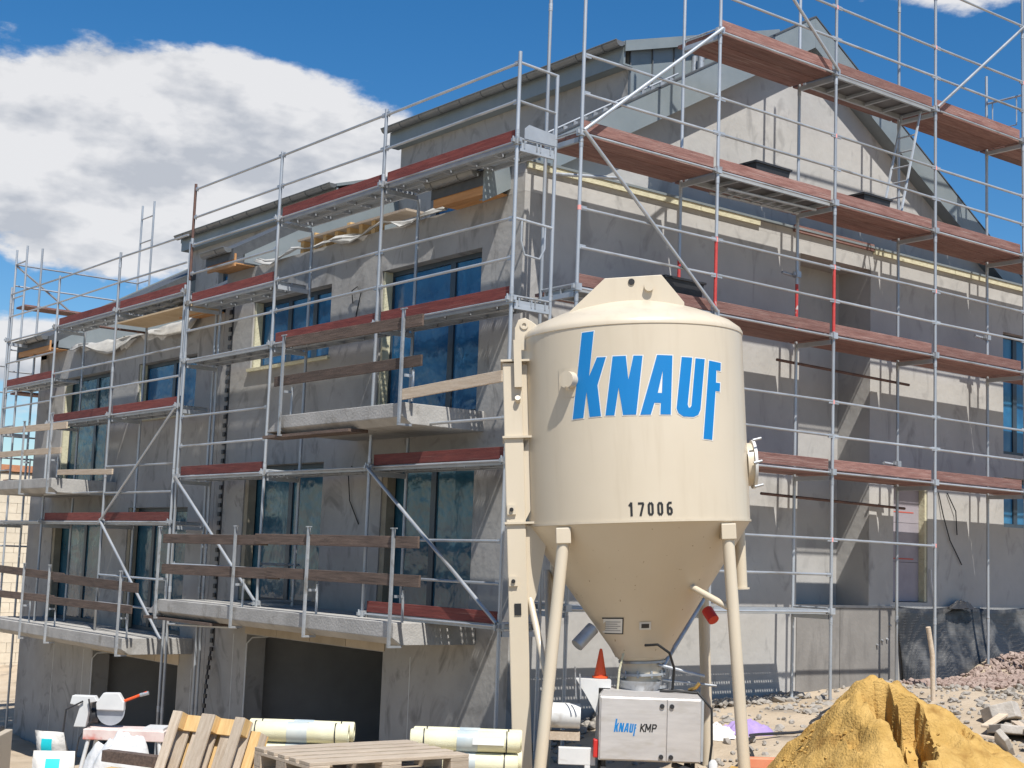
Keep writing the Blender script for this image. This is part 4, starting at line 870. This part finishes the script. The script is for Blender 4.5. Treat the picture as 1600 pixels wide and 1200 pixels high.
# small logo and type on the cabinet door
def plane_put(b, name, mat, par, s, ox, oz, y):
    for v in b.verts: v.co = Vector((ox+v.co.x*s, y, oz+v.co.y*s))
    me = bpy.data.meshes.new(name); b.to_mesh(me); b.free(); me.materials.append(mat); return link(bpy.data.objects.new(name, me), par, True)
for ch in 'KNAUF':
    P = [logo_xy(p) for p in LET[ch]]; Hh = [logo_xy(p) for p in HOLE[ch]] if ch in HOLE else None
    plane_put(flat([(P, Hh)]), 'letter', bluep, cab, .150, -.175, .535, y0-.0165)
KMP = {'K': [[(.0, 0), (.12, 1)], [(.62, 1), (.1, .45)], [(.2, .5), (.5, 0)]], 'M': [[(0, 0), (.12, 1)], [(.12, 1), (.36, .25)], [(.36, .25), (.72, 1)], [(.72, 1), (.60, 0)]], 'P': [[(0, 0), (.12, 1)], [(.12, .95), (.5, .95), (.58, .8), (.5, .55), (.42, .46), (.06, .46)]]}
ox = 0
for ch, w in (('K', .68), ('M', .9), ('P', .6)):
    plane_put(flat(stroke_polys([[(x+ox, y) for x, y in s] for s in KMP[ch]], .17)), 'letter', blackp, cab,   .075, .0, .50, y0-.0165); ox += w
cone_ = B().lathe([(.085, 0), (.085, .02), (.065, .022), (.02, .27), (.012, .30), (0, .30)], 20).obj('traffic_cone', orangep, None, smooth=True, loc=None)
pm = WM[PU]; cone_.location = pm @ Vector((-.40, y0+.33, .995)); WM[cone_] = cone_.matrix_basis
tag(cone_, 'small orange cone standing on the mixing pump left of the silo outlet', 'cone')

# ------------------------------------------------------------------ membrane against the basement wall, gravel, stake
MB = B(); nx, nz = 60, 14
for i in range(nx+1):
    x = 19.72+i*4.6/nx
    zb = 1.12+.13*max(0, x-19.6)*.9; zt = 2.47+.02*math.sin(x*3)
    for j in range(nz+1):
        t = j/nz; z = zt+(zb-zt)*t
        out_ = .03+.30*t**1.6*(1 if x > 20.1 else (x-19.72)/.38) + .09*noise.noise(Vector((x*1.6, z*1.2, 1)))*(.3+t) + .05*noise.noise(Vector((x*4.5, z*.8, 6)))*(.2+t)
        MB.v.append((x+.12*t*(1-min(1, (x-19.72)/1.0)), YW-.02-max(out_, .015), z))
for i in range(nx):
    for j in range(nz): MB.f.append((i*(nz+1)+j, (i+1)*(nz+1)+j, (i+1)*(nz+1)+j+1, i*(nz+1)+j+1))
mo = MB.obj('drainage_membrane', dimple, None, smooth=True); sm = mo.modifiers.new('thickness', 'SOLIDIFY'); sm.thickness = .012; sm.offset = 1
tag(mo, 'black dimpled drainage membrane hung over the basement wall at right', 'membrane')
def blob_sheet(name, c, sx, sy, h, mat, seed, n=22, parent=None, rough=1.0, pe=1.5, b0=.55):
    b = B()
    for i in range(n+1):
        for j in range(n+1):
            u = i/n*2-1; v = j/n*2-1; r = math.hypot(u, v); k = 1+.25*noise.noise(Vector((math.atan2(v, u)*1.3, seed, 0)))
            z = h*max(0, 1-min(r/k, 1)**pe) * (b0+.9*(abs(noise.fractal(Vector((u*2.2, v*2.2, seed)), 1, 2, 3)) if pe < 3 else noise.noise(Vector((u*3, v*3, seed))))*rough) ; x = c[0]+u*sx*k; y = c[1]+v*sy*k
            b.v.append((x, y, c[2]+z if r < 1.0*k else c[2]-.01))
    for i in range(n):
        for j in range(n):
            if math.hypot((i+.5)/n*2-1, (j+.5)/n*2-1) < 1.05: b.f.append((i*(n+1)+j, (i+1)*(n+1)+j, (i+1)*(n+1)+j+1, i*(n+1)+j+1))
    return b.obj(name, mat, parent, smooth=True)
o = blob_sheet('plastic_sheet', (21.35, 14.66, 2.47), .36, .09, .17, black, 4.2); tag(o, 'crumpled black plastic lying on top of the drainage membrane', 'sheet')
o = B().tube([(17.52, 12.5, gz(17.52, 12.5)-.1), (17.50, 12.5, 1.9), (17.40, 12.5, 2.28)], .034, 10).obj('wooden_stake', palewood, None, smooth=True); tag(o, 'round wooden stake driven in before the black membrane', 'stake')
# rubble: a crowd of small stones as one object each
def stones(name, label, cat, mat, pts):
    b = B(); ph = 1.618; base = [Vector(q).normalized() for q in ((-1, ph, 0), (1, ph, 0), (-1, -ph, 0), (1, -ph, 0), (0, -1, ph), (0, 1, ph), (0, -1, -ph), (0, 1, -ph), (ph, 0, -1), (ph, 0, 1), (-ph, 0, -1), (-ph, 0, 1))]
    fs = [(0, 11, 5), (0, 5, 1), (0, 1, 7), (0, 7, 10), (0, 10, 11), (1, 5, 9), (5, 11, 4), (11, 10, 2), (10, 7, 6), (7, 1, 8), (3, 9, 4), (3, 4, 2), (3, 2, 6), (3, 6, 8), (3, 8, 9), (4, 9, 5), (2, 4, 11), (6, 2, 10), (8, 6, 7), (9, 8, 1)]
    for x, y, z, s in pts:
        rm = Euler((rnd.uniform(-.6, .6), rnd.uniform(-.6, .6), rnd.uniform(0, 6.3))).to_matrix(); sc = Vector((s*rnd.uniform(.7, 1.4), s*rnd.uniform(.7, 1.3), s*rnd.uniform(.5, .9)))
        b.add([Vector((x, y, z)) + rm @ Vector((q[0]*sc.x*rnd.uniform(.8, 1.2), q[1]*sc.y*rnd.uniform(.8, 1.2), q[2]*sc.z)) for q in base], fs)
    o = b.obj(name, mat); o['kind'] = 'stuff'; o['label'] = label; o['category'] = cat; return o
pts = []
for i in range(2600):
    x = rnd.uniform(19.3, 24.5); y = rnd.uniform(12.6, 14.45); pts.append((x, y, gz(x, y)+rnd.uniform(.0, .05), rnd.uniform(.02, .065)))
stones('gravel', 'loose reddish gravel banked up below the black membrane', 'gravel', gravelm, pts)
pts = []
for i in range(2600):
    x = rnd.uniform(11.5, 20); y = rnd.uniform(9.5, 14.7)
    w = noise.noise(Vector((x*.9, y*.9, 5)))
    if w < -.05 and rnd.random() < .7: continue
    pts.append((x, y, gz(x, y)+.01, rnd.choice((.015, .02, .025, .03, .04, .06))*rnd.uniform(.7, 1.3)))
for i in range(260):
    x = rnd.uniform(12, 17); y = rnd.uniform(14.35, 14.75); pts.append((x, y, gz(x, y)+.03, rnd.uniform(.03, .09)))
stones('rubble', 'pale stone chips and rubble strewn over the dusty ground', 'rubble', stonem, pts)
def slab(label, x, y, dz, sx, sy, sz, rot, mat=stonem, name='concrete_fragment', cat='fragment', group='broken slabs by the sand pile'):
    b = B(); n = 5; vs = []
    for k in range(7): a = k*2*PI/7+.3; r = 1+.22*math.sin(k*2.3+x); vs.append((math.cos(a)*sx*r, math.sin(a)*sy*r))
    b.prism(vs, 'z', -sz/2, sz/2); o = b.obj(name, mat, None, loc=(x, y, gz(x, y)+dz), rot=rot, bevel=.01); return tag(o, label, cat, group)
slab('tilted grey concrete fragment nearest the right edge of the picture', 15.6, 9.5, .16, .34, .26, .09, (.5, -.3, .4))
slab('large flat concrete fragment lying behind the sand pile', 16.0, 10.3, .08, .40, .30, .1, (.1, .12, 1.2))
slab('small upright concrete fragment beside the broken boards', 15.0, 9.75, .14, .2, .16, .07, (1.0, .2, .8))
slab('rough concrete lump half buried behind the sand', 16.7, 10.9, .1, .3, .26, .2, (.2, .3, 2.2))
slab('thin broken concrete piece at the right picture edge', 16.9, 10.1, .14, .36, .2, .06, (.35, .3, .2))
def stick(label, a, b_, w, h, mat, name='broken_board', group='boards on the rubble'):
    a = Vector(a); b_ = Vector(b_); d = b_-a; q = d.to_track_quat('X', 'Z'); L = d.length
    o = B().box((-L/2, -w/2, -h/2), (L/2, w/2, h/2)).obj(name, mat, None, loc=(a+b_)/2, rot=q.to_euler(), bevel=.004); return tag(o, label, 'board', group)
for lab, x, y, an, L, mt in (('grey weathered board sticking out of the rubble at right', 15.8, 9.9, .9, 1.1, palletm), ('pale short board lying across the rubble', 15.2, 10.2, 2.4, .7, palewood), ('pale long board beside the concrete pieces', 16.4, 10.7, .3, 1.3, palewood)):
    c = Vector((x, y, gz(x, y)+.14)); d = Vector((math.cos(an), math.sin(an), .12))*L/2; stick(lab, c-d, c+d, .11, .03, mt)
o = blob_sheet('purple_cloth', (13.55, 12.35, gz(13.55, 12.35)+.0), .42, .30, .26, purple, 2.7, 26, None, .6); tag(o, 'crumpled purple sheeting on the ground right of the silo', 'sheeting')
o = blob_sheet('torn_sack', (12.95, 12.3, gz(12.95, 12.3)), .28, .22, .2, paper, 8.1); tag(o, 'torn pale paper sack on the ground beside the purple sheeting', 'sack')
bf = thing('barrier_foot', 'orange plastic barrier lying on the ground right of the silo leg', 'barrier', (12.3, 10.75, gz(12.3, 10.75)), (0, 0, -.62))
B().box((-.42, -.06, .02), (.5, .06, .14)).obj('barrier_rail', M('faded_orange', (.62, .20, .10), (.68, .27, .15), 4, .6), bf, True, bevel=.015); B().tube([(.3, 0, .14), (.3, 0, .26)], .02, 8).obj('barrier_pin', redpl, bf, True); B().tube([(.5, 0, .08), (.58, 0, .08)], .05, 10).obj('end_cap', whitem, bf, True)

# ------------------------------------------------------------------ sand pile
def sand():
    c = Vector((11.02, 8.52)); R0 = Vector((.787, -.617)); F0_ = Vector((.617, .787)); b = B(); n = 210; S = 2.6; base = .95
    for i in range(n+1):
        for j in range(n+1):
            s = (i/n*2-1)*S; t = (j/n*2-1)*S
            p = c+R0*s+F0_*t
            sw = s + .10*noise.noise(Vector((s*1.5, t*1.5, 1))); tw = t+.10*noise.noise(Vector((s*1.5, t*1.5, 7)))
            rr = math.hypot(sw*(1.9 if sw < 0 else .98), tw*1.0)
            h = min(1.30-.64*rr, 1.17+.10*noise.noise(Vector((s*6, t*6, 3)))); h = h if h > .12 else .12*math.exp((h-.12)*4)
            if sw < 0: h = min(h, 1.22+1.0*sw+.0) if sw > -.5 else h
            # dug clefts running down the face towards the street
            if t < .12:
                fade = min(1, (.12-t)/.3)
                for s0, w, dep, k, t0, t1 in ((.03, .055, .46, .02, -.16, -1.7), (.27, .10, .42, -.08, -.20, -1.1), (-.13, .07, .20, .12, -.12, -.7), (.62, .05, .10, .1, -.35, -.8), (-.45, .06, .10, .2, -.3, -1.0)):
                    e = noise.noise(Vector((t*4, s0*9, 2)))*.05 + noise.noise(Vector((t*11, s0*9, 5)))*.02
                    d = abs(s-(s0+k*(-t)+e))/w; k2 = max(0, min(1, (1.2-d)/.28)); k3 = max(0, min(1, (t0-t)/.08))*max(0, min(1, (t-t1)/.35))
                    h -= dep*k2*k2*(3-2*k2)*k3*fade
            h += .10*max(0, min(1, h*1.5))*noise.fractal(Vector((s*1.9, t*1.9, 8)), 1, 2, 3)
            h += .06*noise.fractal(Vector((s*3.6, t*3.6, 2)), .9, 2, 6) + .022*noise.noise(Vector((s*9, t*9, 0)))*min(1, max(h, 0)*3)
            cl = noise.cell(Vector((s*7, t*7, 4))); h += .02*max(0, cl-.55) if h > .15 else 0
            b.v.append((p.x, p.y, base-.1+max(h, 0.0)))
    for i in range(n):
        for j in range(n): b.f.append((i*(n+1)+j, (i+1)*(n+1)+j, (i+1)*(n+1)+j+1, i*(n+1)+j+1))
    o = b.obj('sand_pile', sandm, None, smooth=True)
    bm = bmesh.new(); bm.from_mesh(o.data); bmesh.ops.delete(bm, geom=[v for v in bm.verts if v.co.z < base-.095 or math.hypot(v.co.x-c.x, v.co.y-c.y) > 2.55], context='VERTS'); bm.to_mesh(o.data); bm.free()
    tag(o, 'heap of yellow sand with dug clefts in front of the gable', 'sand pile'); return o
sand()
pts = []
for i in range(520):
    a = rnd.uniform(0, 6.28); r = rnd.uniform(.5, 2.3); x = 11.02+math.cos(a)*r; y = 8.52+math.sin(a)*r
    s = (x-11.02)*.787-(y-8.52)*.617; rr = math.hypot(s*(1.75 if s < 0 else .98), (x-11.02)*.617+(y-8.52)*.787); h = 1.26-.64*rr
    if h < -.25: continue
    h = max(h, 0)
    pts.append((x, y, max(.85+h-.02, gz(x, y)+.005), rnd.uniform(.008, .022)))
stones('sand_clods', 'small yellow clods lying on the sand heap', 'clods', sandm, pts)

# ------------------------------------------------------------------ pallets
def pallet_parts(par, mt, mt2=None):
    mk = lambda nm, a, b_, m_: box(nm, a, b_, m_, par, True, bevel=.003)
    for k, (y, w) in enumerate(((-.4, .145), (-.2075, .1), (-.05, .1), (.1075, .1), (.255, .145))): mk('top_board', (-.6, y, .122), (.6, y+w, .144), mt)
    for x in (-.6, -.0725, .455): mk('cross_board', (x, -.4, .0995), (x+.145, .4, .1215), mt2 or mt)
    for x in (-.6, -.0725, .455):
        for y, w in ((-.4, .1), (-.0725, .145), (.3, .1)): mk('block', (x, y, .0225), (x+.145, y+w, .099), mt2 or mt)
    for y, w in ((-.4, .1), (-.0725, .145), (.3, .1)): mk('bottom_board', (-.6, y, 0), (.6, y+w, .022), mt)
PROTO = {}
def pallet(label, matrix, mt, mt2=None, group=None):
    e = bpy.data.objects.new('pallet', None); e.matrix_world = matrix; COL.objects.link(e); WM[e] = matrix.copy(); tag(e, label, 'pallet', group)
    key = (mt.name, mt2.name if mt2 else '')
    if key not in PROTO: pallet_parts(e, mt, mt2); PROTO[key] = list(e.children)
    else:
        for ch in PROTO[key]:
            c = ch.copy(); c.parent = e; COL.objects.link(c)
    return e
RH = Vector((.787, -.617, 0)); FH = Vector((.617, .787, 0)); UP = Vector((0, 0, 1))
def P0(u, d, z, v=1165):
    q = fw+rt*((u-800)/2263.34)+up*((600-v)/2263.34); q *= d/(q.x*FH.x+q.y*FH.y); return Vector((q.x, q.y, z))
def frame(X, Zv, loc):
    X = X.normalized(); Zv = (Zv-X*Zv.dot(X)).normalized(); Y = Zv.cross(X); mm = Matrix((X, Y, Zv)).transposed().to_4x4(); mm.translation = loc; return mm
ang = math.radians(28); back = FH*math.cos(ang)+RH*math.sin(ang); wd = RH*math.cos(ang)-FH*math.sin(ang)
Ld = (UP*math.cos(.40)+back*math.sin(.40)); Nc = -(back*math.cos(.40)-UP*math.sin(.40))
topc = (Vector((5.71, 12.13, 1.58))+Vector((6.38, 11.60, 1.53)))/2
pallet('sun-lit pallet leaning upright, its underside to the street', frame(Ld, -Nc, topc-Ld*.6), palletm, freshm)
pallet('second pallet leaning close behind the upright one', frame(Ld, -Nc, topc-Ld*.66-Nc*.19+wd*.06), freshm, palletm)
cc = P0(566, 10.0, 0, 1175); Xd = RH*math.cos(.61)+FH*math.sin(.61)
for k in range(8):
    lab = 'topmost pallet of the flat stack before the yellow rolls' if k == 7 else '%s pallet from the top of the flat stack before the rolls' % ('eighth', 'seventh', 'sixth', 'fifth', 'fourth', 'third', 'second')[k]
    pallet(lab, frame(Xd, UP, cc+Vector((rnd.uniform(-.02, .02), rnd.uniform(-.02, .02), .53+k*.1455))), palletm, None, 'stacked flat pallets')
# support crate the leaning pallets rest against
ROLLM = {}
def mesh_roll(label, c, d, L=1.05, r=.098, wrapm=None):
    t = thing('mesh_roll', label, 'roll', c, group='yellow rolls of render mesh')
    q = d.to_track_quat('Z', 'Y'); t.rotation_mode = 'XYZ'; t.rotation_euler = q.to_euler(); WM[t] = t.matrix_basis.copy()
    prof = [(.045, -L/2), (r-.008, -L/2), (r, -L/2+.012), (r+.002, -L*.2), (r, L*.2), (r, L/2-.012), (r-.008, L/2), (.045, L/2), (.04, -L/2)]
    B().lathe(prof, 28).obj('roll_body', rollm, t, True, smooth=True)
    for z in (-L/2+.13, L/2-.13): B().lathe([(r+.001, z-.006), (r+.006, z-.006), (r+.006, z+.006), (r+.001, z+.006)], 28).obj('strap', black, t, True, smooth=True)
    B().lathe([(r+.003, -.10+.02), (r+.005, -.10+.02), (r+.005, .12), (r+.003, .12)], 28).obj('foil_wrap', M('grey_blue_wrap', (.33, .40, .43), (.55, .56, .5), 3, .4), t, True, smooth=True)
    if wrapm:
        pass
    return t
def rollstack(c, axis, depth_dir, layers, base, nm, group):
    k = 0
    for l in range(layers):
        for j in range(2):
            p = c + depth_dir*(j-.5)*.205 + axis*rnd.uniform(-.05, .05); p = Vector((p.x, p.y, base+.1+l*.2))
            lab = ('%s roll of yellow mesh on top of the %s stack' % (('front', 'rear')[j], nm)) if l == layers-1 else ('%s roll of yellow mesh in the %s row of the %s stack' % (('front', 'rear')[j], ('second', 'third', 'fourth', 'lowest')[layers-2-l], nm))
            t = mesh_roll(lab, p, axis); t['group'] = group
            if l == layers-1 and j == 0 and nm == 'right':
                q = B().add([(-.17, -.1005, .045), (.13, -.1005, .045), (.13, -.108, -.02), (-.17, -.108, -.02)], [(0, 1, 2, 3)]).obj('paper_label', whitep, t, loc=p+axis*.24, rot=(0, 0, -math.atan2(.617, .787))); q.modifiers.new('t', 'SOLIDIFY').thickness = .003
    return
rollstack(Vector((7.55, 12.85, 0)), RH, FH, 4, .53, 'left', 'left stack of yellow mesh rolls')
rollstack(Vector((8.55, 11.42, 0)), RH, FH, 5, .37, 'right', 'right stack of yellow mesh rolls')
for cc, z, nm in ((Vector((7.55, 12.85, 0)), .385, 'left'), (Vector((8.55, 11.42, 0)), .225, 'right')):
    pallet('pallet carrying the %s stack of yellow rolls' % nm, frame(RH, UP, cc+Vector((0, 0, z))), palletm)
# ------------------------------------------------------------------ masonry saw
ZR = -math.atan2(.617, .787)
SW = thing('masonry_saw', 'pale masonry saw with blade guard on a trestle left of the leaning pallet', 'saw', (7.3, 16.35, gz(7.3, 16.35)), (0, 0, ZR))
zt = .88-gz(7.3, 16.35)
faded = M('faded_pink_paint', (.60, .44, .40), (.70, .60, .55), 5, .6, spots=((.55, .16, .12), 3, .6, .1, (1, 1, 1)))
tb = B().box((-.46, -.22, zt-.12), (.48, .22, zt)).obj('saw_table', faded, SW, True, bevel=.008); B().box((.22, -.18, zt+.001), (.46, .18, zt+.03)).obj('sliding_tray', whitem, tb, True)
gd = B().prism([(-.38, zt+.28), (-.30, zt+.40), (-.12, zt+.405), (-.05, zt+.30), (-.05, zt+.20), (-.37, zt+.20)], 'y', -.05, .05).obj('blade_guard', whitem, SW, True, bevel=.012)
B().tube([(-.21, -.006, zt+.19), (-.21, .006, zt+.19)], .165, 40).obj('saw_blade', galvs, gd, True, smooth=True)
rod('guard_handle', (-.06, 0, zt+.31), (.20, 0, zt+.42), .016, orangep, gd, True); rod('guard_grip', (.12, 0, zt+.385), (.22, 0, zt+.415), .022, galv, gd, True)
B().prism([(-.62, zt), (-.48, zt), (-.44, zt+.28), (-.36, zt+.30), (-.40, zt+.36), (-.66, zt+.36), (-.68, zt+.26), (-.56, zt+.24)], 'y', -.06, .06).obj('saw_arm', whitem, SW, True, bevel=.008)
B().tube([(-.58, .1, zt+.12), (-.36, .1, zt+.12)], .09, 18).obj('motor', black, SW, True, smooth=True)
B().tube([(-.52, -.08, zt+.30), (-.7, -.12, zt+.2), (-.72, -.12, zt-.1), (-.6, -.14, zt-.35), (-.62, -.1, zt-.8)], .011, 6).obj('cable', black, SW, True, smooth=True)
B().tube([(-.45, -.10, zt+.33), (-.40, -.1, zt+.1), (-.52, -.15, zt-.12), (-.55, -.2, zt-.5), (-.5, -.2, zt-.9)], .011, 6).obj('cable', black, SW, True, smooth=True)
for sx in (-.4, .42):
    for sy in (-.18, .18): rod('trestle_leg', (sx, sy, zt-.12), (sx+(-.16 if sx < 0 else .12), sy*1.5, .0), .024, whitem, SW, True)
# sheeted sacks beside the saw, cement sack, membrane roll, offcuts at lower left
def heap(label, u, d, w, h, mat, seed, name, cat, dep=.35):
    p = P0(u, d, 0); z = gz(p.x, p.y); o = blob_sheet(name, (p.x, p.y, z-.05), w, dep, h, mat, seed, 34, None, .22, 5, .86); return tag(o, label, cat)
heap('sacks under crumpled clear foil beside the masonry saw', 186, 13.9, .34, .98, foil, 3.3, 'sheeted_sacks', 'sacks', .42)
heap('pale dusty paper sacks lying left of the saw trestle', 132, 12.7, .20, .72, paper, 6.4, 'paper_sacks', 'sacks', .25)
def sack(label, u, d, ztop, wdt, hgt, rotz, tilt):
    p = P0(u, d, 0); t = thing('cement_sack', label, 'sack', (p.x, p.y, ztop-hgt), (tilt, 0, ZR+rotz)); n = 12
    b = B(); vs = []
    for i in range(n+1):
        for j in range(n+1):
            x = (i/n*2-1); z = j/n; e = (1-abs(x)**4)*(1-abs(z*2-1)**5); vs.append((x*wdt/2*(1+.04*math.sin(z*9)), e, z*hgt))
    fr_ = [(v[0], -.075*v[1]-.012*noise.noise(Vector((v[0]*9, v[2]*9, 1)))-.002, v[2]) for v in vs]; bk = [(v[0], .075*v[1]+.002, v[2]) for v in vs]
    fs = [(i*(n+1)+j, (i+1)*(n+1)+j, (i+1)*(n+1)+j+1, i*(n+1)+j+1) for i in range(n) for j in range(n)]
    b.add(fr_, fs).add(bk, [f[::-1] for f in fs]).obj('sack_body', paper, t, True, smooth=True)
    st = [(i, j) for i in range(4, 9) for j in range(n+1)]; q = B()
    for i in range(4, 9):
        for j in range(0, n): q.v.append((fr_[i*(n+1)+j][0], fr_[i*(n+1)+j][1]-.004, fr_[i*(n+1)+j][2]))
    q.f = [(i*n+j, (i+1)*n+j, (i+1)*n+j+1, i*n+j+1) for i in range(4) for j in range(n-1)]; q.obj('printed_stripe', turq, t, True, smooth=True)
    return t
sack('white sack with turquoise stripe standing at the lower left', 84, 12.0, 1.33, .32, .72, .15, -.08)
sack('white sack with turquoise stripe lying open behind the front sack', 96, 12.6, 1.47, .28, .55, -.3, .35)
for (u, d, zt_, r_, L_, lab, mt) in ((20, 12.0, 1.12, .20, 1.3, 'rolled black dimpled membrane at the lower left corner', dimple), ):
    p = P0(u, d, zt_-r_); o = B().tube([p-RH*L_/2-FH*.1, p+RH*.22], r_, 22).obj('membrane_roll', mt, None, smooth=True); tag(o, lab, 'roll')
p = P0(-14, 15.5, 0); bx_ = thing('storage_bin', 'dark mesh-sided bin with beige corner posts at the left edge', 'bin', (p.x, p.y, gz(p.x, p.y)), (0, 0, ZR+.1))
B().box((-.75, -.3, .0), (.06, .3, 1.02)).obj('bin_body', black, bx_, True, bevel=.02); B().box((.061, -.31, .0), (.14, .31, .98)).obj('bin_post', M('beige_post', (.42, .36, .28)), bx_, True, bevel=.01); B().tube([(-.9, -.05, 1.07), (.02, -.05, 1.14)], .05, 12).obj('pipe', whitem, bx_, True)
# boards and loose things between saw and pallet
p = P0(205, 13.2, 0); stick('dark squared timber behind the leaning pallet', P0(165, 13.4, 1.12), P0(262, 13.2, 1.10), .11, .10, darkwood, 'timber', 'timbers at the lower left')
stick('fresh squared timber under the dark one behind the pallet', P0(170, 13.3, .98), P0(262, 13.1, .97), .11, .10, freshm, 'timber', 'timbers at the lower left')
for k in range(5): stick('%s timber from the top of the pile behind the leaning pallet' % ('third', 'fourth', 'fifth', 'sixth', 'seventh')[k], P0(170, 13.35, .86-.11*k), P0(258, 13.15, .85-.11*k), .11, .10, darkwood, 'timber', 'pile of timbers at the lower left')
# ------------------------------------------------------------------ neighbour in the background
NB = thing('neighbour_house', 'cream blockwork house shell far behind the left scaffold', 'house', (14, 46, -1.2))
B().box((11.2, 46.05, -1.6), (22, 54, 5.2)).obj('wall', limeb, NB)
blk = None
for r_ in range(21):
    for c_ in range(9):
        x = 13.2+c_*.62+(.31 if r_ % 2 else 0)
        inst('block', 'nblock', lambda: B().box((-.303, -.04, -.152), (.303, .045, .152)), limeb, NB, (x, 46, -1.25+r_*.312))
B().box((11.1, 45.9, 5.21), (22.1, 54.1, 5.42)).obj('brick_course', terr, NB)

# cables and hoses on the ground round the pump
def ground_hose(label, pts, r, mat):
    q = []
    for i in range(len(pts)-1):
        for k in range(6):
            t = k/6; x = pts[i][0]+(pts[i+1][0]-pts[i][0])*t+.05*math.sin(i*2+t*6); y = pts[i][1]+(pts[i+1][1]-pts[i][1])*t+.05*math.cos(i*3+t*5); q.append((x, y, gz(x, y)+r+.03))
    o = B().tube(q, r, 8).obj('ground_hose', mat, None, smooth=True); tag(o, label, 'hose')
ground_hose('black mortar hose snaking over the dust right of the silo', [(11.6, 11.0), (12.4, 11.3), (13.2, 11.9), (14.2, 12.0), (15.2, 12.6), (16.2, 13.2)], .018, black)
ground_hose('thin orange cable lying across the rubble', [(12.0, 10.9), (13.0, 10.9), (14.0, 11.4), (15.0, 11.3), (16.2, 11.8)], .012, orangep)
